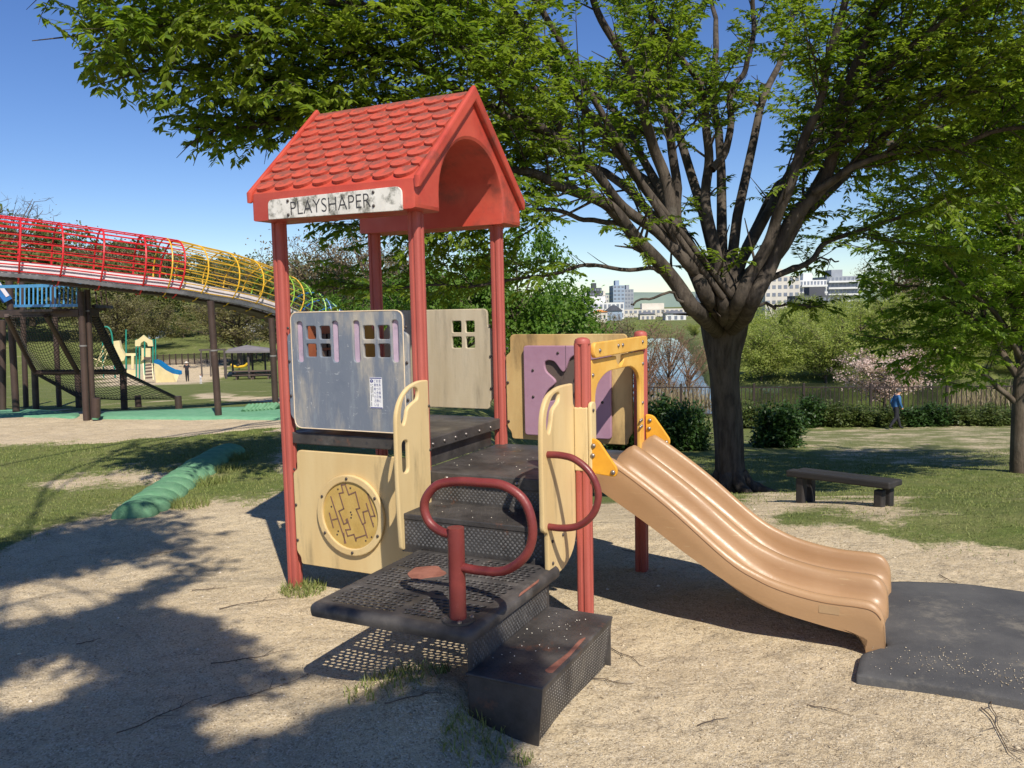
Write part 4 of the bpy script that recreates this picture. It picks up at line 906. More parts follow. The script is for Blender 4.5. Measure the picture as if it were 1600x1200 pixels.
# boughs above the viewer: their leaves shade the foreground gravel
T.filt = lambda P: ok_shade(P); T.leafL = (.07, .11)
SHADE = [(0, 862), (180, 790), (330, 832), (372, 900), (250, 950), (380, 985), (440, 1042), (500, 1052), (640, 1005), (735, 975), (735, 1060), (840, 1110), (835, 1190), (800, 1260), (0, 1260), (-500, 1260), (-500, 900)]
roots = []
for P in ([(1110, 470, 8.95)], [(1150, 470, 8.9)], [(1130, 465, 8.9)]): roots.append(L3(P)[0])
tips = [np.array([-1.9, 1.6, 5.4]), np.array([-.6, -.9, 5.5]), np.array([-3.2, .4, 5.3])]
OV = []
for p1, p4 in zip(roots, tips):
    a = np.array([-.4, 7.6, 5.4]) + rng.normal(0, .25, 3); b_ = np.array([-3.2, 4.6, 6.5]) + rng.normal(0, .35, 3); c_ = b_ * .4 + p4 * .6 + np.array([-.3, 0, .2])
    pts = spline([p1, a, b_, c_, p4 + (p4 - b_) * .2], 8); T.w.add(pts, np.linspace(.036, .008, len(pts)), 7); OV.append(pts[len(pts) // 2:])
OV = np.concatenate(OV)
cnt = 0
for _ in range(14000):
    G = np.array([rng.uniform(-6, .6), rng.uniform(1.3, 7.6), 0]); px, py, _w = (float(q) for q in project(G))
    if not in_poly(np.array([px]), np.array([py]), SHADE)[0]: continue
    if any(in_poly(np.array([px]), np.array([py]), g)[0] for g in LITP): continue
    if fbm(G[0] * 1.15 + 4, G[1] * 1.15 + 2) < .43: continue
    h = rng.uniform(4.5, 5.6)
    C = G + SUN * (h / SUN[2]); i = np.argmin(((OV - C) ** 2).sum(1)); dv = C - OV[i]; l = np.linalg.norm(dv)
    if l > 6.5: continue
    dirn = unit(dv * np.array([1, 1, .2])); st_ = C - dirn * .5
    r = T.spray(st_, dirn, rng.uniform(.7, 1.2), .010, step=.125, nl=(9, 14))
    if r is not None and cnt % 9 == 0 and l > .8:
        T.w.add(spline([OV[i], (OV[i] + st_) / 2 + np.array([0, 0, .15]), st_], 4), np.linspace(.016, .009, 9), 4)
    cnt += 1
    if cnt > 760: break
TW.obj('trunk', M_BARK, TREE).parent = TREE
limbs = T.w.obj('limb', M_BARK, TREE)
crown = tag(T.leaves_obj('crown', M_LEAF, TREE), kind='stuff')
for o in TREE.children: o.location = -Vector(tb)
print('main leaves', len(crown.data.vertices) // 4, 'shade sprays', cnt)

# ---- the younger tree at the right edge
rb = onground(1594, 738); RYd = rb[1]
RT_ = empty('young_tree', tuple(rb), 0, 'slender bright green tree at the right edge beside the lawn', 'tree')
GAP2 = [[(1100, 560), (1330, 560), (1420, 600), (1500, 640), (1560, 690), (1560, 900), (1100, 900)], [(1100, 395), (1355, 400), (1330, 440), (1345, 500), (1330, 520), (1300, 560), (1100, 560)]]
def ok2(P):
    px, py, w = project(P); bad = np.zeros(len(P), bool)
    for g in GAP2: bad |= in_poly(px, py, g)
    return ~bad
T2 = Tree(ok2, (.07, .115))
Y2 = RYd
T2.w.add(spline(L3([(1595, 752, Y2), (1593, 735, Y2), (1594, 660, Y2), (1596, 600, Y2), (1600, 560, Y2)]), 4), np.linspace(.15, .10, 17), 12)
for P, r0 in (([(1595, 640, Y2), (1546, 588, Y2 - .1), (1500, 555, Y2 - .3), (1440, 535, Y2 - .6), (1380, 530, Y2 - .8)], .05), ([(1598, 600, Y2), (1560, 540, Y2), (1530, 470, Y2 - .1), (1490, 390, Y2 - .3), (1440, 330, Y2 - .5)], .07),
              ([(1600, 580, Y2), (1580, 480, Y2 + .1), (1550, 380, Y2 + .2), (1530, 280, Y2 + .2), (1500, 200, Y2 + .2)], .07), ([(1600, 570, Y2), (1620, 450, Y2), (1630, 330, Y2), (1640, 200, Y2)], .08),
              ([(1560, 540, Y2), (1500, 480, Y2 - .3), (1440, 450, Y2 - .6), (1390, 445, Y2 - .9)], .04), ([(1600, 590, Y2), (1680, 520, Y2 - .2), (1760, 430, Y2 - .4)], .06), ([(1530, 470, Y2), (1470, 420, Y2 + .4), (1400, 400, Y2 + .7)], .035),
              ([(1590, 500, Y2), (1600, 420, Y2 - .8), (1580, 340, Y2 - 1.4), (1540, 300, Y2 - 1.8)], .05), ([(1598, 590, Y2), (1570, 400, Y2 + .5), (1520, 200, Y2 + .9), (1470, 20, Y2 + 1.2), (1430, -120, Y2 + 1.4)], .06), ([(1600, 560, Y2), (1610, 350, Y2 + .8), (1600, 120, Y2 + 1.6), (1590, -80, Y2 + 2.2)], .06), ([(1600, 560, Y2), (1700, 380, Y2 + .4), (1800, 200, Y2 + .8), (1860, 60, Y2 + 1)], .06), ([(1600, 580, Y2), (1700, 380, Y2 + .5), (1850, 190, Y2 + 1)], .06), ([(1600, 560, Y2), (1700, 300, Y2 - .5), (1760, 90, Y2 - 1)], .06), ([(1600, 580, Y2), (1780, 350, Y2 + 1), (1960, 160, Y2 + 1.6)], .06), ([(1600, 550, Y2), (1680, 260, Y2 + .8), (1720, 30, Y2 + 1.2)], .06), ([(1600, 600, Y2), (1760, 440, Y2 - .2), (1900, 330, Y2)], .05), ([(1590, 540, Y2), (1500, 400, Y2 + .9), (1380, 250, Y2 + 1.6), (1300, 120, Y2 + 2)], .05), ([(1595, 560, Y2), (1560, 500, Y2 - .8), (1500, 440, Y2 - 1.4), (1470, 400, Y2 - 1.6)], .045), ([(1600, 520, Y2), (1560, 430, Y2 + .9), (1480, 340, Y2 + 1.4)], .045)):
    T2.limb(L3(P), r0, .012, seg=7, sp=.115, t0=.2, Ls=(.8, 1.7), nl=(18, 28), step=.115)
T2.w.obj('trunk', M_BARK2, RT_); tag(T2.leaves_obj('crown', M_LEAF_R, RT_), kind='stuff')
for o in RT_.children: o.location = -Vector(rb)

# ---- trees farther off: prototypes 1 m tall at the origin, copied and scaled
def proto(kind, n_leaf, leaf, lean=0, bare=False, lobes=9, spread=.42, trunk_h=.3, seed=0, mat=None, bmat=None, branches=26, flat=1.0):
    g = np.random.default_rng(seed)
    w = Wood(); C = []
    w.add([(0, 0, -.06), (0, 0, trunk_h * .5), (.01, 0, trunk_h), (.0, .01, .62)], [.030, .022, .018, .006], 7)
    for k in range(branches):
        a = g.uniform(0, 6.28); h = g.uniform(trunk_h * .7, .75); R = spread * g.uniform(.35, 1.0) * math.sin(math.pi * min(.98, max(.15, (h - trunk_h * .4) / (1 - trunk_h * .4)))) ** .6
        up = g.uniform(.10, .34) * flat
        e = np.array([R * math.cos(a), R * math.sin(a), min(h + up, .97)]); s0 = np.array([0, 0, h * .8])
        mid = s0 * .5 + e * .5 + np.array([0, 0, -.01]); pts = spline([s0, mid, e], 4)
        w.add(pts, np.linspace(.009, .0025, len(pts)), 4); C += [e, mid * .3 + e * .7]
        for q in range(9 if bare else 3):
            t = g.uniform(.35, 1); b = s0 + (e - s0) * t; d = g.normal(0, 1, 3); d[2] = abs(d[2]) * .7; d = d / np.linalg.norm(d) * g.uniform(.06, .16)
            w.add(np.array([b, b + d * .5 + g.normal(0, .01, 3), b + d]), [.0026, .0018, .0009], 3); C.append(b + d)
            if bare:
                for _ in range(3):
                    d2 = g.normal(0, 1, 3); d2 = d2 / np.linalg.norm(d2) * g.uniform(.03, .08); w.add(np.array([b + d * .8, b + d * .8 + d2]), [.0014, .0007], 3); C.append(b + d * .8 + d2)
    C.append(np.array([0, 0, .97])); C = np.array(C)
    sig = .045 if not bare else .03
    i = g.integers(0, len(C), n_leaf); P = C[i] + g.normal(0, 1, (n_leaf, 3)) * sig * np.array([1.25, 1.25, .8]) * g.uniform(.5, 1.2, (n_leaf, 1))
    P = P[P[:, 2] > .06]; n = len(P)
    D = g.normal(0, 1, (n, 3)) + np.array([0, 0, -.3]); N = np.array([0, 0, 1.0]) + g.normal(0, .6, (n, 3)) + P * np.array([1.5, 1.5, 0])
    Ls = g.uniform(.6, 1.25, n) * leaf
    v, f = leaf_arrays(P, D, N, Ls, Ls * .6)
    root = bpy.data.objects.new(kind, None); root.empty_display_size = .2
    wm = np_mesh('trunk', np.concatenate(w.V), [np.concatenate(w.F)], [bmat or M_BARK2], True); lm = np_mesh('crown', v, [f], [mat])
    return wm, lm
PROTO = {
 'bushy': [proto('b', 9000, .034, seed=1, mat=M_LEAF_MID, spread=.40, trunk_h=.2), proto('b', 9000, .034, seed=2, mat=M_LEAF_MID, spread=.46, trunk_h=.2)],
 'olive': [proto('o', 5200, .026, seed=3, mat=M_LEAF_OLIVE, spread=.52, trunk_h=.3, bare=True), proto('o', 5200, .026, seed=4, mat=M_LEAF_OLIVE, spread=.48, trunk_h=.28, bare=True)],
 'tan': [proto('t', 4200, .020, seed=5, mat=M_LEAF_TAN, spread=.46, trunk_h=.28, bare=True, branches=34), proto('t', 3600, .020, seed=6, mat=M_LEAF_TAN, spread=.5, trunk_h=.28, bare=True, branches=34)],
 'hill': [proto('h', 5000, .045, seed=7, mat=M_LEAF_HILL, spread=.42, trunk_h=.25), proto('h', 5000, .045, seed=8, mat=M_LEAF_HILL, spread=.5, trunk_h=.25)],
 'willow': [proto('w', 11000, .030, seed=9, mat=M_LEAF_WILLOW, spread=.62, trunk_h=.04, bare=True, branches=46), proto('w', 11000, .030, seed=10, mat=M_LEAF_WILLOW, spread=.7, trunk_h=.04, bare=True, branches=46)],
 'bare': [proto('n', 500, .014, seed=12, mat=M_LEAF_TAN, spread=.42, trunk_h=.3, bare=True, branches=40)],
 'cherry': [proto('c', 6500, .034, seed=13, mat=M_BLOSSOM, spread=.85, trunk_h=.25, bare=True, branches=30, flat=.75)],
 'redtwig': [proto('r', 1300, .020, seed=14, mat=M_LEAF_TAN, spread=.5, trunk_h=.05, bare=True, branches=40, bmat=M_TWIG_RED)],
}
_pc = {}
def plant_tree(kind, px, Y, top, wf, name, label, group, z0=None):
    """px: sight column, Y: distance, top: photo row of its top"""
    p = at(px, 500, Y); x = p[0]; z = ground(x, Y) if z0 is None else z0
    h = at(px, top, Y)[2] - z
    i = _pc.get(kind, 0); _pc[kind] = i + 1; wm, lm = PROTO[kind][i % len(PROTO[kind])]
    r = empty(name, (x, Y, z - .02), random.uniform(0, 6.28), label, 'tree' if 'shrub' not in name else 'shrub', group); r.scale = (h * wf, h * wf, h)
    link('trunk', wm, r); c = link('crown', lm, r); tag(c, kind='stuff')
    return r
G1 = 'trees on the left hillside'; G2 = 'trees behind the far playground'; G3 = 'willows across the pond'; G4 = 'bushes along the far bank'
for a in [('bare', 18, 128, 298, 1.0, 'bare_tree', 'bare grey-pink tree showing above the red tube at the far left', G1),
  ('hill', -60, 118, 330, 1.1, 'hillside_tree', 'green hillside tree cut off by the left edge of the photo', G1), ('olive', 50, 122, 356, 1.2, 'budding_tree', 'olive budding tree seen through the red cage nearest the left edge', G1),
  ('hill', 105, 130, 352, 1.1, 'hillside_tree', 'green hillside tree behind the middle of the red cage', G1), ('tan', 160, 118, 362, 1.2, 'budding_tree', 'brown budding tree behind the red cage above the net climber', G1),
  ('hill', 215, 126, 376, 1.2, 'hillside_tree', 'green hillside tree behind the end hoop of the red cage', G1), ('olive', 265, 120, 394, 1.3, 'budding_tree', 'olive budding tree behind the first yellow hoops', G1),
  ('hill', 315, 132, 398, 1.3, 'hillside_tree', 'green hillside tree behind the middle of the yellow cage', G1), ('hill', 365, 126, 402, 1.3, 'hillside_tree', 'green hillside tree behind the end of the yellow cage', G1),
  ('tan', 395, 112, 408, 1.3, 'budding_tree', 'brown budding tree where the yellow cage turns green', G1), ('hill', 20, 108, 380, 1.3, 'hillside_tree', 'low green hillside tree above the blue railing', G1),
  ('hill', 85, 106, 395, 1.3, 'hillside_tree', 'leafy hillside tree straight behind the blue railing', G1), ('olive', 130, 104, 410, 1.3, 'budding_tree', 'yellowish budding tree behind the twin brown posts', G1), ('hill', 430, 124, 420, 1.3, 'hillside_tree', 'green hillside tree beside the front left red post', G1),
  ('olive', 182, 88, 458, 1.2, 'budding_tree', 'olive tree with dark limbs behind the arched teal pole', G2), ('olive', 238, 96, 468, 1.2, 'budding_tree', 'pale olive tree above the cream roof of the far playground', G2), ('bushy', 285, 108, 492, 1.6, 'leafy_tree', 'dark green tree on the grass bank beyond the far playground', G2),
  ('olive', 372, 82, 462, 1.7, 'budding_tree', 'broad olive tree over the grey shelter', G2), ('olive', 425, 88, 470, 1.2, 'budding_tree', 'olive tree half hidden by the front left red post', G2), ('hill', 330, 112, 480, 1.5, 'hillside_tree', 'dull green tree above the parked white car', G2),
  ('tan', 500, 46, 352, .95, 'budding_tree', 'tall brown budding tree seen between the left red posts', G2), ('tan', 585, 44, 346, .9, 'budding_tree', 'tall brown budding tree behind the back left red post', G2), ('tan', 655, 47, 368, .8, 'budding_tree', 'brown budding tree behind the front right roof post', G2),
  ('bushy', 725, 26, 372, .85, 'leafy_tree', 'leafy green tree behind the back right roof post', G2), ('bushy', 810, 27, 362, .8, 'leafy_tree', 'bright leafy tree right of the back right roof post', G2), ('bushy', 862, 29, 430, 1.0, 'leafy_tree', 'low leafy tree above the mauve board', G2), ('bushy', 560, 30, 440, 1.0, 'leafy_tree', 'low green tree behind the back window board', G2), ('bushy', 640, 28, 430, 1.0, 'leafy_tree', 'dark leafy tree behind the roof between the posts', G2)]: plant_tree(*a)
ws = 'slope'
for i, (px, Y, top, wf, lab) in enumerate([(1190, 52, 505, 1.0, 'willow on the far bank just right of the big trunk'), (1240, 60, 478, .9, 'willow bush in front of the white apartment block'), (1292, 51.5, 500, 1.1, 'pale willow between the trunk and the pink cherry'), (1345, 58, 470, .9, 'willow rising behind the left of the pink cherry'),
    (1400, 60, 458, .9, 'willow rising over the middle of the pink cherry'), (1455, 52, 490, 1.1, 'willow rising behind the right of the pink cherry'), (1515, 58, 455, .95, 'willow between the young tree and the pink cherry'), (1585, 53, 470, 1.1, 'willow on the far bank behind the young tree trunk'),
    (1265, 78, 462, 1.0, 'distant willow under the apartment windows'), (1330, 80, 455, 1.0, 'distant willow below the long apartment roof'), (1085, 100, 505, .9, 'willow left of the big trunk by the far water'), (1650, 62, 450, .95, 'willow off the right edge of the far bank')]):
    plant_tree('willow', px, Y, top, wf, 'willow_tree', lab, G3)
for i, (k, px, Y, top, wf, lab) in enumerate([('tan', 1395, 84, 398, .9, 'tall brown tree on the rise behind the willows'), ('olive', 1440, 88, 402, .9, 'tall yellowish tree on the rise behind the willows'), ('bushy', 1500, 90, 400, .9, 'tall dark green tree behind the young tree'), ('olive', 1570, 88, 396, .9, 'tall budding tree at the right edge behind the young tree')]):
    plant_tree(k, px, Y, top, wf, 'budding_tree', lab, 'trees behind the willows')
plant_tree('cherry', 1385, 36, 540, 1.15, 'cherry_tree', 'pink blossoming cherry tree behind the fence', None)
for px, Y, top, wf, k, lab in [(905, 45, 488, .9, 'olive', 'olive bush right of the leafy trees above the mauve board'), (945, 50, 496, .8, 'tan', 'brown bush behind the left of the yellow frame'), (985, 48, 492, .8, 'tan', 'brown bush behind the right of the yellow frame'),
        (1012, 40, 508, .7, 'redtwig', 'reddish twiggy shrub right of the slide posts'), (1045, 41, 500, .7, 'redtwig', 'tall reddish twiggy shrub against the blue water'), (1075, 43, 520, .7, 'redtwig', 'reddish twiggy shrub touching the big trunk')]:
    plant_tree(k, px, Y, top, wf, 'bank_shrub', lab, G4)
# ---- willow thicket between and behind the willows one can tell apart
def thicket(name, kinds, spots, label, cat, zoff=0, keep=.36):
    V = []; F = []; b = 0; mats = []
    for px, Y, top, wf, k in spots:
        wm, lm = PROTO[kinds][k % len(PROTO[kinds])]; n_ = len(lm.vertices); co = np.empty(n_ * 3, np.float32); lm.vertices.foreach_get('co', co); co = co.reshape(-1, 3)
        x = at(px, 500, Y)[0]; z = ground(x, Y) + zoff; h = at(px, top, Y)[2] - z; a = rng.uniform(0, 6.28); sel = np.repeat(rng.random(n_ // 4) < keep, 4); co = co[sel]
        V.append(np.stack([(co[:, 0] * math.cos(a) - co[:, 1] * math.sin(a)) * h * wf + x, (co[:, 0] * math.sin(a) + co[:, 1] * math.cos(a)) * h * wf + Y, co[:, 2] * h + z], -1)); q = np.arange(len(co) // 4)[:, None] * 4 + b
        F.append(np.concatenate([q + np.array([[0, 1, 2]]), q + np.array([[0, 2, 3]])])); b += len(co)
    tag(link(name, np_mesh(name, np.concatenate(V), [np.concatenate(F)], [PROTO[kinds][0][1].materials[0]])), label, cat, kind='stuff')
sp_l = [(px + rng.uniform(-12, 12), rng.uniform(51.2, 53), rng.uniform(528, 552), 1.7, i) for i, px in enumerate(range(1165, 1660, 30))]
sp_l += [(px + rng.uniform(-15, 15), rng.uniform(58, 66), rng.uniform(468, 492), 1.2, i) for i, px in enumerate(range(1165, 1680, 36))]
sp_l += [(px + rng.uniform(-15, 15), rng.uniform(72, 84), rng.uniform(455, 474), 1.2, i) for i, px in enumerate(range(1150, 1680, 40))]
thicket('willow_thicket', 'willow', sp_l, 'mass of pale willow growth filling the bank across the pond', 'thicket')
thicket('far_bank_growth', 'willow', [(px + rng.uniform(-12, 12), rng.uniform(125, 140), rng.uniform(497, 510), 1.6, i) for i, px in enumerate(range(870, 1200, 22))], 'low pale growth along the far bank beyond the blue water', 'thicket', keep=.2)
thicket('hillside_wood', 'hill', [(px + rng.uniform(-12, 12), rng.uniform(100, 150), rng.uniform(400, 470), 1.3, i) for i, px in enumerate(range(-120, 700, 24))], 'unbroken wood covering the hillside behind the cage slide', 'wood')
thicket('park_edge_wood', 'olive', [(px + rng.uniform(-12, 12), rng.uniform(92, 104), rng.uniform(462, 505), 1.4, i) for i, px in enumerate(range(150, 460, 24))], 'budding growth massed beyond the far lawn', 'wood')
# ---- leafy bushes
def bush_mesh(seed, n, leaf, mat, rough=.12):
    g = np.random.default_rng(seed); w = Wood(); C = []
    for k in range(60):
        d = g.normal(0, 1, 3); d[2] = abs(d[2]) * 1.0; d /= np.linalg.norm(d); e = d * np.array([.5, .5, 1.0]) * g.uniform(.68, 1.0)
        w.add(np.array([(d[0] * .06, d[1] * .06, -.03), e * .5 + g.normal(0, .02, 3), e]), [.012, .008, .003], 4); C += [e, e * .8, e * .6]
    C = np.array(C); i = g.integers(0, len(C), n); P = C[i] + g.normal(0, 1, (n, 3)) * rough * np.array([.5, .5, .8]); P[:, 2] = np.abs(P[:, 2])
    D = g.normal(0, 1, (n, 3)) + P * np.array([1.5, 1.5, .6]); N = np.array([0, 0, 1.0]) + g.normal(0, .5, (n, 3)); Ls = g.uniform(.6, 1.3, n) * leaf
    v, f = leaf_arrays(P, D, N, Ls, Ls * .5)
    return np_mesh('stems', np.concatenate(w.V), [np.concatenate(w.F)], [M_BARK2]), np_mesh('foliage', v, [f], [mat])
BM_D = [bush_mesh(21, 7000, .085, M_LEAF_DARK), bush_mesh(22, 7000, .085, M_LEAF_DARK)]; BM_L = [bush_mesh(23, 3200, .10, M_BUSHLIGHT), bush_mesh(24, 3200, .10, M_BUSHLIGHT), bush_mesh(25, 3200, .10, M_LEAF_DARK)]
def bush(px, Y, wpx, top, bm, label, group=None, name='bush'):
    p = at(px, 600, Y); z = ground(p[0], Y); h = at(px, top, Y)[2] - z; w = wpx * Y / CF
    r = empty(name, (p[0], Y, z - .02), random.uniform(0, 6.28), label, 'bush', group); r.scale = (w, w, h); link('stems', bm[0], r); tag(link('foliage', bm[1], r), kind='stuff'); return r
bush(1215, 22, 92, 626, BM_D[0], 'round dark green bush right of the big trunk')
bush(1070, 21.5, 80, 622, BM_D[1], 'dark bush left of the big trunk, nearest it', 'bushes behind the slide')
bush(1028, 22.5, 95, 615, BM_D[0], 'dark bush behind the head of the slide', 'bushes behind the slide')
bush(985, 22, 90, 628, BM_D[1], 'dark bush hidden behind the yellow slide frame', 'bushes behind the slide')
hl = ['hedge bush left of the round dark bush', 'hedge bush just right of the round dark bush', 'hedge bush in the middle between round bush and walking man', 'hedge bush left behind the walking man', 'hedge bush behind the back of the walking man', 'hedge bush in front of the walking man', 'hedge bush two steps ahead of the walking man', 'hedge bush under the low limb of the young tree', 'hedge bush touching the young tree trunk', 'last hedge bush at the right edge']
for i, px in enumerate([1172, 1268, 1310, 1350, 1385, 1425, 1465, 1505, 1550, 1600]):
    bush(px, 30.8 - .12 * i, 60, [628, 618, 628, 632, 636, 634, 630, 634, 632, 632][i], BM_L[(i * 2 + i // 3) % 3], hl[i], 'clipped hedge by the fence', 'hedge_bush')
# ------------------------------------------------------------------ the town across the water
M_WIN = paint('far_window_glass', (.16, .18, .22), (.22, .24, .28), .35, 1, bump=0)  # glass colour lifted to stand in for distance haze
def fac(name, rgb): return paint(name, srgb(*rgb), srgb(*[c * .94 for c in rgb]), .8, .3, bump=0)
FAC = {k: fac(k + '_facade', v) for k, v in dict(white=(214, 214, 212), cream=(206, 200, 188), grey=(150, 155, 162), blue=(150, 166, 184), dark=(78, 80, 86), tan=(176, 150, 128)).items()}
M_RF_OR = paint('orange_tiles', srgb(196, 128, 70), srgb(180, 110, 58), .8, .5, bump=0); M_RF_GR = paint('grey_roof', srgb(104, 106, 112), srgb(90, 92, 98), .8, .5, bump=0); M_RF_BL = paint('dark_roof', srgb(66, 70, 78), srgb(58, 60, 68), .8, .5, bump=0)
def tower(px0, px1, ptop, Y, mat, label, floors, cols, depth=14, balcony=False, name='apartment_block', skew=0, base=497):
    a = at(px0, ptop, Y); b = at(px1, ptop, Y); zt = a[2]; z0 = at((px0 + px1) / 2, base, Y)[2] - 1; w = b[0] - a[0]; cx = (a[0] + b[0]) / 2
    r = empty(name, (cx, Y, z0), skew, label, 'building', 'buildings of the town across the water'); H = zt - z0
    MB().box(-w / 2, 0, 0, w / 2, depth, H).box(-w * .2, depth * .3, H, w * .15, depth * .7, H + 2.2).build('wall', mat, r)
    wb = MB(); bb_ = MB(); fh = H / floors
    for i in range(floors):
        for k in range(cols):
            x0 = -w / 2 + w * (k + .2) / cols; x1 = -w / 2 + w * (k + .8) / cols
            wb.box(x0, -.06, fh * (i + .35), x1, .3, fh * (i + .82))
        for k in range(3): wb.box(-w / 2 - .06, depth * (k + .3) / 3, fh * (i + .35), -w / 2 + .3, depth * (k + .7) / 3, fh * (i + .8))
        if balcony: bb_.box(-w / 2 + .2, -1.3, fh * i + fh * .02, w / 2 - .2, -.1, fh * i + fh * .30)
    tag(wb.build('windows', M_WIN, r), kind='stuff')
    if balcony: tag(bb_.build('balconies', FAC['white'], r), kind='stuff')
    return r
def house(px0, px1, peave, ppeak, Y, wall, roofm, label, base=499):
    a = at(px0, peave, Y); b = at(px1, peave, Y); z0 = at((px0 + px1) / 2, base, Y)[2] - 1; w = b[0] - a[0]; H = a[2] - z0; R = at((px0 + px1) / 2, ppeak, Y)[2] - z0
    r = empty('house', ((a[0] + b[0]) / 2, Y, z0), 0, label, 'house', 'buildings of the town across the water'); d = w * .8
    MB().box(-w / 2, 0, 0, w / 2, d, H).build('wall', wall, r); e = w * .06
    MB().add([(-w / 2 - e, -e, H), (w / 2 + e, -e, H), (w / 2 + e, d + e, H), (-w / 2 - e, d + e, H), (-w * .12, d / 2, R), (w * .12, d / 2, R)], [(0, 1, 5, 4), (1, 2, 5), (2, 3, 4, 5), (3, 0, 4), (3, 2, 1, 0)]).build('roof', roofm, r)
    wb = MB()
    for k in (-.3, 0, .3): wb.box(w * k - w * .07, -.06, H * .35, w * k + w * .07, .2, H * .75)
    tag(wb.build('windows', M_WIN, r), kind='stuff')
DT = 340
tower(893, 903, 461, DT + 40, FAC['white'], 'small white block just right of the leafy trees across the water', 6, 2)
tower(904, 913, 466, DT + 30, FAC['cream'], 'narrow cream block second from the leafy trees across the water', 6, 2)
tower(914, 921, 464, DT + 36, FAC['white'], 'narrow white block left of the dark office block', 6, 2)
tower(921, 940, 450, DT + 20, FAC['dark'], 'dark grey office block with a tan flank', 7, 5)
tower(941, 951, 461, DT + 60, FAC['cream'], 'low cream block right of the dark office block', 6, 3)
tower(958, 976, 446, DT + 10, FAC['blue'], 'plain blue-grey tower rising over the low roofs', 9, 3)
tower(976, 990, 452, DT + 70, FAC['grey'], 'pale grey block partly behind the leaves left of the trunk', 8, 3)
tower(897, 975, 474, DT - 60, FAC['white'], 'long low white hall behind the orange-roofed house', 2, 12, 10, name='low_hall')
tower(975, 1075, 484, DT - 30, FAC['cream'], 'long low cream hall left of the big trunk', 2, 14, 10, name='low_hall')
house(927, 949, 488, 484, DT - 110, FAC['cream'], M_RF_OR, 'house with an orange hipped roof across the water')
house(903, 926, 486, 480, DT - 90, FAC['white'], M_RF_BL, 'house with a dark roof left of the orange-roofed one')
house(948, 972, 486, 477, DT - 85, FAC['blue'], M_RF_BL, 'blue-grey house with a dark roof right of the orange-roofed one')
house(1040, 1072, 490, 485, DT - 100, FAC['white'], M_RF_GR, 'white house with a grey roof close to the left of the trunk')
house(1000, 1024, 491, 487, DT - 80, FAC['cream'], M_RF_GR, 'cream house under the drooping leaves left of the trunk')
tower(1102, 1162, 390, 300, FAC['white'], 'tall apartment tower seen through the fork of the big tree', 13, 7, 16, True)
tower(1196, 1250, 432, 235, FAC['cream'], 'cream apartment block right of the big trunk', 6, 6, 16, name='apartment_block')
tower(1250, 1292, 438, 250, FAC['white'], 'white apartment block with long balconies', 6, 8, 14, True)
tower(1292, 1342, 432, 262, FAC['grey'], 'grey apartment block with stacked balconies farthest to the right', 7, 8, 14, True)
tower(1250, 1320, 462, 215, FAC['dark'], 'low dark building below the apartment balconies', 2, 10, 10, name='low_hall')
# far ridge
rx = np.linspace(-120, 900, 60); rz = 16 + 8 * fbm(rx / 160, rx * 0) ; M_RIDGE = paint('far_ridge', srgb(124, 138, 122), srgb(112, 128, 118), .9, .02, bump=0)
V = []
for x, z in zip(rx, rz): V += [(x, 1150, -20), (x, 1180, z * .55), (x, 1230, z * .9), (x, 1400, z)]
F = [(i * 4 + k, (i + 1) * 4 + k, (i + 1) * 4 + k + 1, i * 4 + k + 1) for i in range(59) for k in range(3)]
tag(link('far_hills', np_mesh('far_hills', V, [F], [M_RIDGE], True)), kind='structure')

# ------------------------------------------------------------------ railing along the water
M_RAIL = paint('dark_brown_rail', srgb(60, 48, 42), srgb(50, 40, 36), .5, 3)
FN = empty('fence', (0, 0, 0), 0, 'dark brown barred railing along the water behind the hedge', 'fence')
fl = lambda px: at(px, 600, float(np.interp(px, [1000, 1200, 1400, 1650], [36.5, 34.5, 33, 31.6])))
fp_ = [np.array([*fl(px)[:2]]) for px in (1003, 1064, 1121, 1178, 1256, 1361, 1480, 1612, 1750)]
FH = 1.28
pm = MB().box(-.045, -.045, -.15, .045, .045, FH + .12).lathe((0, 0, FH + .12), [(.05, 0), (.05, .03), (.02, .06)], 8).mesh('post', M_RAIL)
bm_ = MB().box(-.014, -.014, 0, .014, .014, FH - .16).mesh('bar', M_RAIL)
for i, p in enumerate(fp_):
    zp = ground(*p); link('post', pm, FN, (p[0], p[1], zp))
    if i + 1 < len(fp_):
        q = fp_[i + 1]; zq = ground(*q); L = np.linalg.norm(q - p)
        for h, nm in ((FH, 'rail'), (.12, 'rail')): MB().beam((*p, zp + h), (*q, zq + h), .05, .045).build(nm, M_RAIL, FN)
        nb = int(round(L / .17))
        for k in range(1, nb):
            t = k / nb; link('bar', bm_, FN, (p[0] + (q[0] - p[0]) * t, p[1] + (q[1] - p[1]) * t, zp + (zq - zp) * t + .13))
# dry reeds between fence and water
def reed_patch(pxs, Ys, n, h, label, mat=M_REED):
    px = rng.uniform(*pxs, n); Y = rng.uniform(*Ys, n); V = []; x = (px - 800) / CF * Y; z = gz(x, Y)
    P = np.stack([x, Y, z - .02], -1); D = np.stack([rng.normal(0, .25, n), rng.normal(0, .25, n), np.ones(n)], -1); N = np.stack([rng.normal(0, 1, n), -np.ones(n), np.zeros(n)], -1)
    Ls = rng.uniform(.5, 1.2, n) * h; v, f = leaf_arrays(P, D, N, Ls, np.full(n, .035), .05)
    return tag(link('reeds', np_mesh('reeds', v, [f], [mat])), label, 'reeds', kind='stuff')
reed_patch((1490, 1640), (36, 40), 380, 1.35, 'dry tan reeds at the water by the right edge'); reed_patch((1015, 1120), (36.8, 39), 500, 1.4, 'dry reeds by the water left of the big trunk')
reed_patch((1170, 1620), (34.5, 38), 2200, .32, 'fresh low growth between the railing and the water', M_BUSHLIGHT)

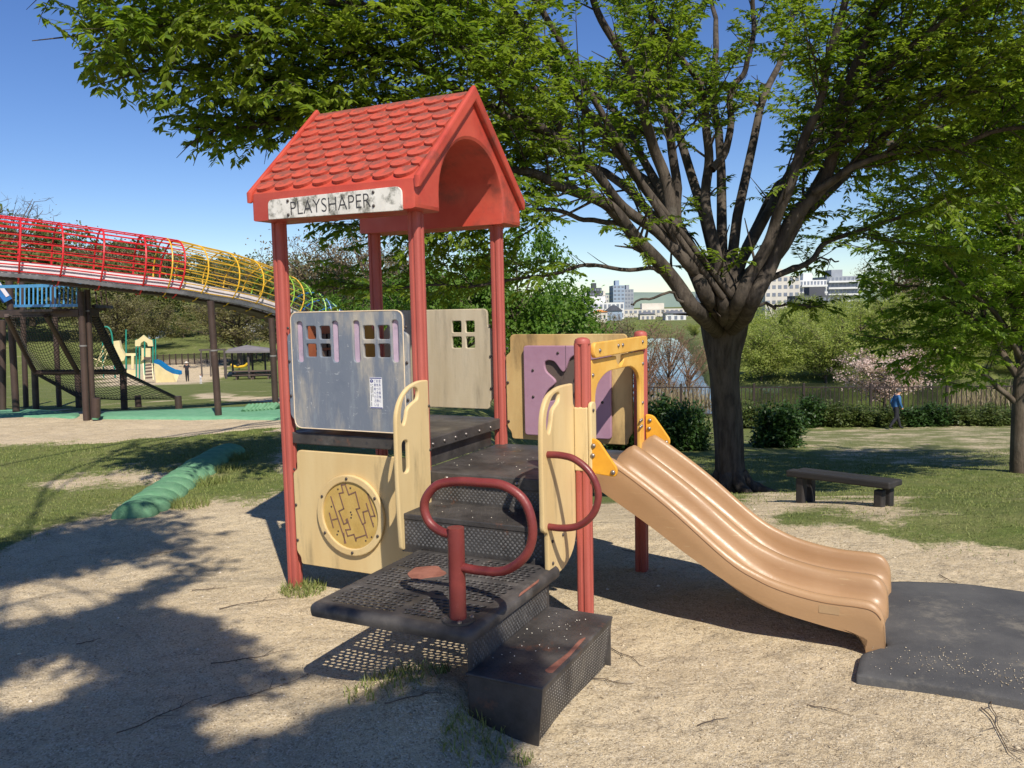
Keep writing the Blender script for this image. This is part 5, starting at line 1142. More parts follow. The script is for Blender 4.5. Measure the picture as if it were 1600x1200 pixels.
# ------------------------------------------------------------------ people
SKINM = paint('skin', srgb(206, 160, 130), srgb(196, 150, 120), .55, 8, bump=0); HAIR = paint('grey_black_hair', (.05, .045, .04), (.09, .085, .08), .7, 30)
def person(label, loc, rz, h, J, mats, extra=None):
    """J: name -> (x,y,z,r) as fractions of height, facing +x"""
    E = [('pelvis', 'waist', 'top'), ('waist', 'chest', 'top'), ('chest', 'neck', 'top'), ('neck', 'head0', 'skin'), ('head0', 'head1', 'skin'), ('head1', 'head2', 'skin')]
    for s in 'lr': E += [('pelvis', 'hip' + s, 'leg'), ('hip' + s, 'knee' + s, 'leg'), ('knee' + s, 'ank' + s, 'leg'), ('ank' + s, 'toe' + s, 'shoe'), ('chest', 'sh' + s, 'top'), ('sh' + s, 'elb' + s, 'top'), ('elb' + s, 'wri' + s, 'top'), ('wri' + s, 'hand' + s, 'skin')]
    names = list(J); me = bpy.data.meshes.new('body'); V = [tuple(c * h for c in J[n][:3]) for n in names]
    me.from_pydata(V, [(names.index(a), names.index(b)) for a, b, _ in E], [])
    o = bpy.data.objects.new('tmp', me); COL.objects.link(o); md = o.modifiers.new('s', 'SKIN'); md.use_smooth_shade = True
    for i, n in enumerate(names):
        sv = me.skin_vertices[0].data[i]; r = J[n][3] * h; sv.radius = (r, r * (J[n][4] if len(J[n]) > 4 else 1)); sv.use_root = n == 'pelvis'
    ss = o.modifiers.new('u', 'SUBSURF'); ss.levels = 2; ss.render_levels = 2
    dg = bpy.context.evaluated_depsgraph_get(); m2 = bpy.data.meshes.new_from_object(o.evaluated_get(dg)); bpy.data.objects.remove(o)
    m2.materials.clear(); order = list(mats)
    for k in order: m2.materials.append(mats[k])
    for p in m2.polygons:
        c = p.center; best = 9; bi = 0
        for a, b, k in E:
            A_ = Vector(V[names.index(a)]); B_ = Vector(V[names.index(b)]); d = B_ - A_; t = max(0, min(1, (c - A_).dot(d) / max(d.length_squared, 1e-9))); dd = (c - A_ - d * t).length / (J[b][3] * h)
            if dd < best: best = dd; bi = order.index(k)
        p.material_index = bi; p.use_smooth = True
    r = empty('person', loc, rz, label, 'person'); link('body', m2, r)
    return r
BASE = dict(pelvis=(0, 0, .53, .075, 1.15), waist=(0, 0, .61, .07, 1.1), chest=(.01, 0, .74, .08, 1.25), neck=(.015, 0, .845, .035), head0=(.02, 0, .875, .045), head1=(.025, 0, .925, .056), head2=(.02, 0, .965, .045))
def pose(leg_l, leg_r, arm_l, arm_r):
    J = dict(BASE)
    for s, y, lg, ar in (('l', .045, leg_l, arm_l), ('r', -.045, leg_r, arm_r)):
        J['hip' + s] = (0, y, .50, .062); J['knee' + s] = (lg[0], y, lg[1], .044); J['ank' + s] = (lg[2], y, lg[3], .030); J['toe' + s] = (lg[2] + .085, y, max(lg[3] - .026, .014), .022)
        J['sh' + s] = (.01, y * 2.35, .80, .042); J['elb' + s] = (ar[0], y * 2.9, ar[1], .032); J['wri' + s] = (ar[2], y * 2.8, ar[3], .023); J['hand' + s] = (ar[2] + .015, y * 2.75, ar[3] - .05, .022)
    return J
def head_bits(r, h, mat, name='hair', brim=False):
    b = MB(); hx, hz = .02 * h, .93 * h
    prof = [(.060, -.012), (.066, .02), (.060, .045), (.040, .062), (.006, .070)]
    b.lathe((hx - .008 * h, 0, hz), [(q * h, z * h) for q, z in prof], 14)
    if brim: b.lathe((hx, 0, hz + .012 * h), [(.066 * h, 0), (.115 * h, -.01 * h), (.113 * h, -.004 * h), (.066 * h, .01 * h)], 16)
    b.build(name, mat, r, smooth=True)
    n = MB().lathe((hx + .060 * h, 0, hz - .012 * h), [(.010 * h, -.012 * h), (.009 * h, 0), (.003 * h, .012 * h)], 8); n.build('nose', SKINM, r, smooth=True)
pm_ = dict(top=paint('blue_jacket', srgb(52, 104, 150), srgb(44, 90, 134), .8, 6), leg=paint('dark_trousers', (.012, .013, .018), (.02, .02, .026), .85, 6), skin=SKINM, shoe=paint('dark_shoes', (.02, .018, .018), None, .6))
g0 = onground(1399, 671); hM = 66 / 1296 * g0[1] * 1.0
J = pose((.075, .285, .14, .05), (-.015, .28, -.17, .065), (-.05, .655, -.02, .535), (.03, .655, .085, .54))
J['chest'] = (.03, 0, .735, .08, 1.25); J['neck'] = (.045, 0, .84, .035); J['head0'] = (.06, 0, .868, .045); J['head1'] = (.07, 0, .915, .056); J['head2'] = (.068, 0, .955, .045)
for k in 'lr': x = J['sh' + k]; J['sh' + k] = (.03, x[1], .79, .042)
man = person('man in a blue jacket and dark trousers walking along the hedge', (g0[0], g0[1], g0[2]), .05, hM, J, pm_)
hb = MB().lathe((.06 * hM, 0, .922 * hM), [(q * hM, z * hM) for q, z in [(.060, -.012), (.064, .02), (.056, .042), (.036, .056), (.006, .062)]], 14).build('hair', HAIR, man, smooth=True)
g1 = onground(293, 596); h1 = 31.5 / 1296 * g1[1]
pw = dict(top=paint('black_coat', (.016, .016, .02), (.022, .022, .028), .85), leg=paint('black_skirt', (.014, .014, .018), None, .85), skin=SKINM, shoe=pm_['shoe'])
wj = pose((.02, .27, .0, .04), (.03, .27, .03, .04), (.02, .67, .10, .70), (.02, .67, .10, .70))
wo_ = person('woman in dark clothes and a pale hat standing by the blue slide', tuple(g1), -1.2, h1, wj, pw); head_bits(wo_, h1, paint('pale_hat', srgb(226, 216, 200), None, .8, bump=0), 'hat', True)
g2 = onground(314, 600); h2 = 16 / 1296 * g2[1]
pc = dict(top=paint('white_smock', srgb(226, 222, 220), srgb(216, 212, 212), .85), leg=paint('white_trousers', srgb(214, 208, 208), None, .85), skin=SKINM, shoe=paint('white_shoes', srgb(220, 220, 220), None, .6))
cj = pose((.05, .27, .03, .05), (-.01, .27, -.06, .05), (-.03, .66, .05, .58), (.06, .66, .12, .60)); cj['head1'] = (.03, 0, .905, .078); cj['head2'] = (.03, 0, .965, .06); cj['head0'] = (.02, 0, .86, .055)
ch_ = person('small child in white clothes walking near the woman', tuple(g2), -.3, h2, cj, pc); head_bits(ch_, h2, HAIR)

# ------------------------------------------------------------------ bench, mat, turf berm
M_BWOOD = paint('dark_weathered_wood', (.018, .016, .015), (.034, .029, .026), .7, 5, stretch=(.2, 1, 1))
bl = onground(1259, 785); brr = onground(1381, 791)
d = unit(brr - bl); d[2] = 0; d = unit(d); ba = math.atan2(d[1], d[0]); mid = (bl + brr) / 2; Lb = np.linalg.norm((brr - bl)[:2])
BN = empty('park_bench', tuple(mid), ba, 'low dark wooden bench standing on bare ground beside the tree', 'bench')
zt = at(1320, 742, mid[1])[2] - mid[2]; tilt = (brr[2] - bl[2]) / Lb
fullL = Lb * 160 / 121
for k, (y, w) in enumerate(((-.068, .115), (.062, .115))):
    MB().box(-fullL / 2 + (.02 if k else 0), y - w / 2, zt - .05, fullL / 2 - (.015 if k else 0), y + w / 2, zt + (.0 if k else .006)).build('seat_plank', M_BWOOD, BN, bevel=.012).rotation_euler = (0, -tilt * .25, 0)
for s_, zz in ((-1, bl[2]), (1, brr[2])):
    for y in (-.07, .065):
        MB().box(s_ * Lb / 2 - .036, y - .035, zz - mid[2] - .1, s_ * Lb / 2 + .036, y + .035, zt - .058).build('leg', M_BWOOD, BN, bevel=.012)
def mat_rubber():
    t = NT('dark_rubber_mat'); c = t.mix(t.ramp(t.noise(3, 6, .65), .3, .7), (.058, .058, .060, 1), (.098, .095, .092, 1))
    c = t.mix(t.ramp(t.noise(260, 3, .7), .55, .8, 0, .6), c, (.20, .195, .185, 1)); c = t.mix(t.ramp(t.noise(3.5, 8, .75), .52, .76, 0, .6), c, (.30, .265, .205, 1))
    t.bump(t.noise(170, 4, .7), .002); return t.fin(c, .9, .3)
M_RUB = mat_rubber()
mo = [loc2w(*q) for q in [(3.03, -.19), (3.62, -.185), (4.6, -.16), (4.7, .3), (4.6, .95), (4.1, 1.10), (3.73, 1.15), (3.45, 1.165), (3.2, 1.10), (3.075, 1.0), (3.075, .28), (3.14, .12), (3.035, .02)]]
cen = np.mean(mo, 0); mo_r = roundpoly(mo, [.012, .3, .3, .4, .5, .4, .3, .3, .1, .05, .03, .03, .03], 5)
def densify(P, st=.05):
    out = []
    for i in range(len(P)):
        a = np.array(P[i]); b = np.array(P[(i + 1) % len(P)]); n_ = max(1, int(np.linalg.norm(b - a) / st))
        out += [a + (b - a) * k / n_ for k in range(n_)]
    return out
R_ = densify(mo_r); nR = len(R_); V = []; rings = [(1.0, -.03), (1.0, .029), (.994, .035), (.95, .037), (.8, .038), (.6, .040), (.4, .038), (.2, .038), (.0005, .038)]
for s_, h in rings:
    for p in R_:
        q = cen + (p - cen) * s_; V.append((q[0], q[1], ground(*q) + h))
V = np.array(V); hV = gz(V[:, 0], V[:, 1]); F = [(i * nR + k, i * nR + (k + 1) % nR, (i + 1) * nR + (k + 1) % nR, (i + 1) * nR + k) for i in range(len(rings) - 1) for k in range(nR)]
MATO = tag(link('landing_mat', np_mesh('landing_mat', V, [F], [M_RUB], True)), 'dark grey rubber landing mat at the foot of the slide', 'mat')
def mat_turf(name, a, b):
    t = NT(name); c = t.mix(t.ramp(t.noise(7, 6, .65), .3, .7), srgb(*a), srgb(*b)); c = t.mix(t.ramp(t.noise(34, 6, .75), .60, .78, 0, .7), c, (.28, .25, .17, 1))
    t.bump(t.noise(60, 5, .7), .008); return t.fin(c, .95, .15)
M_TURF = mat_turf('green_turf_cover', (86, 132, 98), (112, 152, 118)); M_PAD = mat_turf('green_rubber_pad', (96, 148, 114), (114, 160, 128))
BERM = empty('turf_berm', tuple(onground(240, 800)), 0, 'long green turf-covered mound lying on the lawn left of the playhouse', 'mound')
bc = [onground(*q) for q in ((212, 806), (240, 787), (268, 765), (292, 748), (316, 731), (338, 717), (356, 708))]; bs = spline(bc, 2); o0 = Vector(BERM.location)
n_seg = len(bs)
for i, p in enumerate(bs):
    nx_ = bs[min(i + 1, n_seg - 1)] - bs[max(i - 1, 0)]; ang = math.atan2(nx_[1], nx_[0]); Ls = np.linalg.norm(nx_[:2]) * (.29 if 0 < i < n_seg - 1 else .5)
    V = []; F = []; na, nb_ = 16, 8; wd = .205 * random.uniform(.94, 1.05) * (1 if i else .9); ht = .125 * random.uniform(.92, 1.06)
    for b_ in range(nb_ + 1):
        ph = -math.pi / 2 + math.pi * b_ / nb_
        for a_ in range(na):
            th = math.pi * 2 * a_ / na; x = Ls * math.copysign(abs(math.sin(ph)) ** .55, ph); r_ = math.cos(ph) ** .32 if abs(ph) < 1.57 else 0
            y = wd * r_ * math.cos(th); z = ht * r_ * max(math.sin(th), -.35); V.append((x * math.cos(ang) - y * math.sin(ang), x * math.sin(ang) + y * math.cos(ang), z))
    F = [(b_ * na + a_, b_ * na + (a_ + 1) % na, (b_ + 1) * na + (a_ + 1) % na, (b_ + 1) * na + a_) for b_ in range(nb_) for a_ in range(na)]
    link('segment', np_mesh('segment', V, [F], [M_TURF], True), BERM, Vector((p[0], p[1], ground(p[0], p[1]) - .01)) - o0)
# ------------------------------------------------------------------ caged roller slide with the net climber
M_BROWNPOLE = paint('dark_brown_pole', srgb(70, 54, 46), srgb(58, 44, 38), .6, 3, srgb(96, 80, 70), (.6, .8), 9, .001, 30)
CM = {k: paint(k + '_cage_paint', srgb(*v), None, .4, 5, bump=0) for k, v in dict(red=(208, 40, 44), yellow=(226, 178, 50), green=(142, 190, 60), blue=(44, 110, 176)).items()}
M_ZINC = paint('grey_roller_metal', (.20, .20, .21), (.12, .12, .125), .45, 4, metal=.3); M_PALE = paint('pale_side_board', srgb(222, 214, 216), srgb(206, 198, 202), .5, 4); M_ROPE = paint('dark_rope', (.028, .026, .022), (.045, .042, .036), .9, 30); M_SKYB = paint('light_blue_rail', srgb(84, 158, 206), srgb(76, 146, 196), .45, 4)
CT = [(-110, 378, 11.7), (-60, 383, 11.8), (0, 389, 12.0), (60, 395, 12.25), (120, 402, 12.55), (190, 411, 12.9), (262, 420, 13.3), (310, 430, 13.7), (350, 438, 14.1), (390, 449, 14.6), (430, 464, 15.2), (465, 482, 16.0), (500, 504, 17.0), (530, 525, 18.2), (555, 545, 19.6), (575, 556, 21)]
CP = spline([at(*q) for q in CT], 8); pxs_ = project(CP)[0]; cum = np.concatenate([[0], np.cumsum(np.linalg.norm(np.diff(CP, axis=0), axis=1))])
TS = empty('tube_slide', tuple(CP[20] * [1, 1, 0]), 0, 'raised roller slide in a red, yellow and green bar cage on brown poles', 'slide'); to = Vector(TS.location)
def tbuild(mb, name, mat, **k): o = mb.build(name, mat, TS, **k); o.location = -to; return o
def frame(i):
    t = CP[min(i + 1, len(CP) - 1)] - CP[max(i - 1, 0)]; t /= np.linalg.norm(t); s_ = np.cross(t, [0, 0, 1]); s_ /= np.linalg.norm(s_); return t, s_, np.cross(s_, t)
RC = .47
def ringpt(i, a): t, s_, u = frame(i); return CP[i] + (s_ * math.sin(a) + u * math.cos(a)) * RC
SECT = [('red', -120, 262, .0105, .014), ('yellow', 262, 432, .0085, .012), ('green', 432, 488, .0085, .012), ('blue', 488, 900, .0085, .012)]
for cname, a, b, rb_, rr_ in SECT:
    ii = [i for i in range(len(CP)) if a - 8 <= pxs_[i] <= b + 8]
    if len(ii) < 2: continue
    nbar = 21
    for k in range(nbar):
        an = math.radians(-132 + 264 * k / (nbar - 1)); mb = MB().tube([ringpt(i, an) for i in ii[::2] + [ii[-1]]], rb_, 5); tbuild(mb, 'cage_bar', CM[cname])
    L = cum[ii[-1]] - cum[ii[0]]; nring = max(2, int(round(L / .56)))
    for q in range(nring + 1):
        s0 = cum[ii[0]] + L * q / nring; i = int(np.argmin(abs(cum - s0)))
        tbuild(MB().tube([ringpt(i, t) for t in np.linspace(math.radians(-165), math.radians(165), 36)], rr_, 6), 'cage_hoop', CM[cname])
# roller bed
def off(i, s_, u_): t, sd, u = frame(i); return CP[i] + sd * s_ + u * u_
idx_ = list(range(0, len(CP), 2))
for sd in (-1, 1):
    V = []; 
    for i in idx_: V += [off(i, sd * .33, -.34), off(i, sd * .33, -.18), off(i, sd * .30, -.18), off(i, sd * .30, -.34)]
    F = [(a * 4 + k, a * 4 + (k + 1) % 4, (a + 1) * 4 + (k + 1) % 4, (a + 1) * 4 + k) for a in range(len(idx_) - 1) for k in range(4)]
    tbuild(MB().add(V, F), 'side_board', M_PALE if sd == 1 else M_PALE)
    V = []
    for i in idx_: V += [off(i, sd * .345, -.40), off(i, sd * .345, -.345), off(i, sd * .29, -.345), off(i, sd * .29, -.40)]
    tbuild(MB().add(V, F), 'side_rail', M_ZINC)
V = []
for i in idx_: V += [off(i, -.2, -.44), off(i, -.2, -.40), off(i, .2, -.40), off(i, .2, -.44)]
tbuild(MB().add(V, F), 'bed_beam', M_BROWNPOLE)
mb = MB(); q = 0.0
while q < cum[-1]:
    i = int(np.argmin(abs(cum - q))); f_ = (q - cum[i]); t, sd, u = frame(i); c = CP[i] + t * f_
    mb.beam(c - sd * .29 - u * .345, c + sd * .29 - u * .345, .04, .04); q += .085
tag(tbuild(mb, 'rollers', M_ZINC), kind='stuff')
M_BAND = paint('pole_band', (.24, .23, .22), None, .4, bump=0)
def pole(top, bot, w, label=None, band=None):
    a = at(*top); b = at(*bot); b = np.array([b[0], b[1], ground(b[0], b[1]) - .2]); P = spline([b, (a + b) / 2, a], 3)
    o = tbuild(MB().tube(P, w, 14), 'support_pole', M_BROWNPOLE, smooth=True)
    if band:
        t = band; c = b * (1 - t) + a * t; d_ = unit(a - b) * .011; m = MB().tube([c - d_, c + d_], w * 1.06, 14); x = m.build('pole_band', M_BAND, o, smooth=True)
pY = lambda px, py: onground(px, py)[1]
p1, p2, p3, p4 = pY(342, 652), pY(430, 641), pY(140, 657), pY(22, 646)
pole((329, 470, p1), (342, 652, p1), .052, band=.62); pole((424, 497, p2), (431, 641, p2), .052, band=.64)
pole((126, 455, p3), (135, 657, p3), .050, band=.62); pole((136, 452, p3 + .12), (145, 655, p3 + .12), .046, band=.85); pole((14, 438, p4), (25, 646, p4), .058); pole((4, 500, p4 + .6), (3, 640, p4 + .6), .055); pole((34, 440, p4 + 1.6), (40, 634, p4 + 1.6), .05); pole((83, 440, p4 + 1.6), (87, 560, p4 + 1.6), .05)
# stub with base block beside the twin posts
tbuild(MB().tube([at(150, 622, p3 - .05), at(150, 652, p3 - .05)], .065, 12), 'stub_pole', M_BROWNPOLE, smooth=True); tbuild(MB().tube([at(150, 640, p3 - .06), at(149, 655, p3 - .06)], .05, 10), 'stub_sleeve', M_PAD, smooth=True)
# platform beam, blue railing
def bm2(a, b, w, h, name, mat=M_BROWNPOLE): return tbuild(MB().beam(at(*a), at(*b), w, h), name, mat)
bm2((-60, 492, p4), (128, 489, p3), .12, .11, 'deck_beam'); bm2((20, 486, p4 + .2), (125, 484, p3 + .2), .8, .04, 'deck_board'); bm2((-40, 449, p4 + .05), (130, 445, p3 + .05), .05, .05, 'top_rail', M_SKYB); bm2((22, 478, p4 + .05), (124, 477, p3 + .05), .045, .045, 'bottom_rail', M_SKYB)
for px in np.linspace(25, 120, 15):
    Yb = np.interp(px, [22, 126], [p4 + .05, p3 + .05]); tbuild(MB().tube([at(px, 447, Yb), at(px, 478, Yb)], .014, 6), 'railing_bar', M_SKYB)
bm2((-10, 440, p4 - .2), (12, 470, p4 - .1), .05, .16, 'blue_side', CM['blue']); bm2((-10, 433, p4 - .2), (12, 463, p4 - .1), .06, .06, 'pale_cap', M_PALE)
for px in (152, 160, 168): tbuild(MB().tube([at(px - 3, 455, p3 + .8), at(px, 478, p3 + .8)], .012, 5), 'railing_bar', M_BROWNPOLE)
bm2((146, 478, p3 + .3), (175, 480, p3 + 1.2), .05, .05, 'top_rail')
bm2((135, 487, p3 + .1), (150, 490, p3 + .3), .12, .10, 'deck_beam')
# net climber
Yt, Ym, Ye = p3 + .3, p3 + 1.5, p3 + 2.0
def netp(A, B, C, D, nu, nv, sag, r=.005):
    """A-B top edge, D-C bottom edge"""
    mb = MB(); g = lambda u, v: (A * (1 - u) + B * u) * (1 - v) + (D * (1 - u) + C * u) * v - np.array([0, 0, 1.0]) * sag * math.sin(math.pi * u) * math.sin(math.pi * v)
    for i in range(nu + 1): mb.tube([g(i / nu, v) for v in np.linspace(0, 1, 9)], r, 3, cap=False)
    for k in range(nv + 1): mb.tube([g(u, k / nv) for u in np.linspace(0, 1, 9)], r, 3, cap=False)
    return tag(tbuild(mb, 'net', M_ROPE), kind='stuff')
netp(at(12, 493, Yt), at(76, 493, Yt), at(122, 582, Ym), at(54, 581, Ym), 16, 24, .22); netp(at(76, 493, Yt), at(146, 490, Yt), at(190, 581, Ym), at(122, 582, Ym), 16, 24, .22); netp(at(54, 581, Ym), at(190, 581, Ym), at(278, 624, Ye), at(130, 624, Ye), 30, 14, .18)
def bpole(a, b, r, name='slope_beam', mat=M_BROWNPOLE): return tbuild(MB().tube([at(*a), at(*b)], r, 10), name, mat, smooth=True)
bpole((10, 493, Yt), (54, 581, Ym), .042); bpole((72, 493, Yt), (122, 582, Ym), .042); bpole((144, 487, Yt), (190, 580, Ym), .048); bpole((54, 582, Ym), (192, 581, Ym), .045, 'cross_beam')
bpole((54, 582, Ym), (130, 624, Ye), .03, 'edge_rope', M_ROPE); bpole((192, 582, Ym), (276, 622, Ye), .028, 'edge_rope', M_ROPE)
wrap = MB(); a, b = at(144, 487, Yt), at(190, 580, Ym); ax = unit(b - a); s1 = unit(np.cross(ax, [0, 0, 1.0])); s2_ = np.cross(s1, ax)
for k in range(26):
    c = a + (b - a) * (k + .5) / 26; wrap.tube([c + (s1 * math.cos(t) + s2_ * math.sin(t)) * .056 for t in np.linspace(0, 2 * math.pi, 9)[:-1]], .016, 5, closed=True)
tag(tbuild(wrap, 'rope_wrapping', M_ROPE), kind='stuff')
for px, top, bot in ((54, 578, 641), (121, 578, 637), (192, 576, 640), (278, 619, 641), (215, 618, 636)):
    g_ = onground(px + 2, bot); P = [np.array([g_[0], g_[1], g_[2] - .2]), at(px, top, g_[1])]; tbuild(MB().tube(P, .058, 12), 'net_post', M_BROWNPOLE, smooth=True)

# green pads under the climber
def ground_sheet(name, pts, h, mat, label, cat):
    P = densify(roundpoly([tuple(onground(*q)[:2]) for q in pts], .25, 4), .25); c = np.mean(P, 0); n_ = len(P); V = []
    for s_ in (1.0, .98, .75, .5, .25, .02):
        for p in P: q = c + (p - c) * s_; V.append((q[0], q[1], ground(*q) + (h if s_ < 1 else -.04)))
    F = [(i * n_ + k, i * n_ + (k + 1) % n_, (i + 1) * n_ + (k + 1) % n_, (i + 1) * n_ + k) for i in range(5) for k in range(n_)]
    return tag(link(name, np_mesh(name, V, [F], [mat], True)), label, cat)
ground_sheet('rubber_pad', [(150, 655), (160, 646), (250, 642), (360, 638), (450, 637), (450, 657), (380, 656), (260, 656)], .03, M_PAD, 'green pad on the ground round the two right brown poles', 'ground pad')
ground_sheet('rubber_pad', [(-60, 640), (60, 642), (128, 648), (120, 655), (30, 652), (-60, 652)], .03, M_PAD, 'green pad on the ground under the net climber at the left edge', 'ground pad')
TR_ = empty('turf_roll', tuple(onground(405, 643)), 0, 'small ribbed green turf roll lying right of the brown poles', 'mound'); t0_ = Vector(TR_.location)
for k in range(8):
    p = onground(384 + 6 * k, 645 - .4 * k); MB().tube([Vector(p) + Vector((.02, -.16, .03)) - t0_, Vector(p) + Vector((.06, 0, .10)) - t0_, Vector(p) + Vector((.10, .16, .03)) - t0_], .05, 8).build('segment', M_TURF, TR_, smooth=True)

# ------------------------------------------------------------------ far playground, shelter, bank, house, car
M_TEAL = paint('teal_post', srgb(36, 140, 118), srgb(30, 124, 106), .5, 2, bump=0); M_PCREAM = paint('cream_play_panel', srgb(222, 208, 160), srgb(210, 194, 144), .55, 1, bump=0); M_BSL = paint('blue_slide_plastic', srgb(22, 110, 160), srgb(18, 96, 146), .35, 1, bump=0); M_BRST = paint('brown_step', srgb(96, 80, 70), None, .7, bump=0)
YP = onground(222, 598)[1]; FPG = empty('play_tower', (at(220, 590, YP)[0], YP, ground(at(220, 590, YP)[0], YP)), 0, 'far cream and teal play tower with an arched top and a blue slide', 'playground tower'); fo_ = Vector(FPG.location)
K = YP / CF
def fb(name, mat, mb): o = mb.build(name, mat, FPG); o.location = -fo_; return o
def fpost(px, top, bot, dY=0, r=.055, mat=M_TEAL, name='post'): a = at(px, top, YP + dY); b = at(px, bot, YP + dY); return fb(name, mat, MB().tube([b, a], r, 10))
for px, top, bot, dY in ((213, 530, 589, 0), (218, 530, 592, -.6), (226, 524, 586, .8), (239, 530, 590, -.6), (243, 530, 585, .4), (197, 515, 580, .6)): fpost(px, top, bot, dY)
aa = [(211, 541), (211, 532), (216, 530), (221, 526), (224, 523.5), (227, 526), (232, 530), (238, 532), (239, 541), (231, 541), (230, 536), (225, 532.5), (220, 536), (219, 541)]
fb('arched_panel', M_PCREAM, MB().prism([tuple(at(x, y, YP - .7)) for x, y in aa], (0, .12, 0)))
for x0, y0, x1, y1, nm, mt, dY in ((221, 544, 235, 566, 'back_panel', M_PCREAM, .9), (225, 558, 237, 562, 'deck', M_BRST, 0), (198, 578, 213, 588, 'base_panel', M_PCREAM, .2), (196, 552, 214, 556, 'bridge_rail', M_PCREAM, .5), (205, 556, 209, 576, 'bridge_panel', M_PCREAM, .4)):
    fb(nm, mt, MB().prism([tuple(at(x, y, YP + dY)) for x, y in ((x0, y1), (x1, y1), (x1, y0), (x0, y0))], (0, .1, 0)))
for k in range(5): fb('ladder_step', M_BRST, MB().prism([tuple(at(x, y, YP - .9 - .12 * (4 - k))) for x, y in ((227, 592 - 5 * k), (238, 591 - 5 * k), (238, 588.5 - 5 * k), (227, 589.5 - 5 * k))], (0, .25, 0)))
for px, in ((225.5,), (239.5,)): fb('ladder_side', M_PCREAM, MB().beam(at(px, 594, YP - 1.4), at(px - 2, 568, YP - .8), .06, .14))
SLp = [at(*q) for q in ((243, 566, YP), (250, 568, YP - .05), (262, 577, YP - .2), (272, 582, YP - .3), (282, 584, YP - .4))]
for dy, h_, nm, mt in ((0, .30, 'slide_chute', M_BSL),):
    V = []
    for p in SLp: V += [p + np.array([0, -.3, -.06]), p + np.array([0, -.3, .22]), p + np.array([0, -.24, .22]), p + np.array([0, -.2, 0]), p + np.array([0, .2, 0]), p + np.array([0, .24, .22]), p + np.array([0, .3, .22]), p + np.array([0, .3, -.06])]
    fb(nm, mt, MB().add(V, [(i * 8 + k, i * 8 + (k + 1) % 8, (i + 1) * 8 + (k + 1) % 8, (i + 1) * 8 + k) for i in range(4) for k in range(8)] + [tuple(range(8)), tuple(range(32, 40))]))
V = []
for p, (x, y) in zip(SLp, ((243, 588), (250, 588), (262, 588.5), (272, 588.5), (275, 588.5))): V += [p + np.array([0, -.31, -.05]), np.array([at(x, y, p[1] - .31)[0], p[1] - .31, ground(p[0], p[1])])]
fb('slide_flank', M_PCREAM, MB().add(V, [(i * 2, i * 2 + 1, i * 2 + 3, i * 2 + 2) for i in range(4)]))
YQ = YP + 1
FQ = empty('climbing_arch', (at(175, 585, YQ)[0], YQ, ground(at(175, 585, YQ)[0], YQ)), 0, 'far cream climber with an arched teal pole left of the play tower', 'climber'); fq = Vector(FQ.location)
def qb(name, mat, mb): o = mb.build(name, mat, FQ); o.location = -fq; return o
qb('arched_pole', M_TEAL, MB().tube(spline([at(*q, YQ) for q in ((180, 590), (177, 545), (174, 520), (168, 511), (160, 512))], 5), .06, 8))
qb('teal_post', M_TEAL, MB().tube([at(162, 590, YQ), at(160, 530, YQ)], .05, 8)); qb('teal_post', M_TEAL, MB().tube([at(198, 590, YQ), at(197, 520, YQ)], .05, 8))
qb('curved_panel', M_PCREAM, MB().prism([tuple(at(x, y, YQ)) for x, y in ((177, 533), (186, 532), (189, 545), (196, 556), (194, 563), (186, 566), (178, 558))], (0, .3, 0)))
for a, b in (((148, 578), (162, 540)), ((155, 585), (170, 545)), ((146, 560), (160, 566)), ((150, 570), (166, 545))): qb('climbing_bar', M_PCREAM, MB().tube([at(*a, YQ - .3), at(*b, YQ - .3)], .04, 6))
# shelter
YS = onground(395, 588)[1]; SH = empty('shelter', (at(393, 588, YS)[0], YS, ground(at(393, 588, YS)[0], YS)), 0, 'grey-roofed park shelter on thin posts beyond the lawn', 'shelter'); so = Vector(SH.location)
def sb(name, mat, mb): o = mb.build(name, mat, SH); o.location = -so; return o
M_SHR = paint('shelter_roof', srgb(126, 120, 120), srgb(112, 106, 106), .8, .6); M_SHP = paint('shelter_post', srgb(84, 76, 72), None, .7)
e = [at(352, 549, YS - 2), at(425, 548, YS - 2), at(432, 545, YS + 3), at(357, 545, YS + 3)]; tp_ = at(386, 539, YS + .5)
sb('roof', M_SHR, MB().add([*e, tp_, *[q - np.array([0, 0, .15]) for q in e]], [(0, 1, 4), (1, 2, 4), (2, 3, 4), (3, 0, 4), (0, 5, 6, 1), (1, 6, 7, 2), (2, 7, 8, 3), (3, 8, 5, 0), (8, 7, 6, 5)]))
for px, dY in ((352, -1.6), (388, -1.6), (424, -1.6), (363, 2.4), (414, 2.4), (394, 2.4)):
    x = at(px, 560, YS + dY)[0]; sb('post', M_SHP, MB().tube([(x, YS + dY, ground(x, YS + dY) - .1), (x, YS + dY, e[0][2] + .02)], .09, 8))
def table(px, Y, label):
    x = at(px, 580, Y)[0]; z = ground(x, Y); r = empty('picnic_table', (x, Y, z), .2, label, 'table', 'tables at the shelter')
    MB().box(-.9, -.4, .68, .9, .4, .74).build('table_top', M_BRST, r); 
    for y in (-.7, .7): MB().box(-.9, y - .15, .40, .9, y + .15, .45).build('seat', M_BRST, r)
    for x_ in (-.6, .6): MB().box(x_ - .05, -.75, 0, x_ + .05, .75, .40).box(x_ - .05, -.1, .4, x_ + .05, .1, .68).build('leg', M_BRST, r)
table(382, YS - 3, 'left picnic table in front of the shelter'); table(408, YS - 2.8, 'right picnic table in front of the shelter')
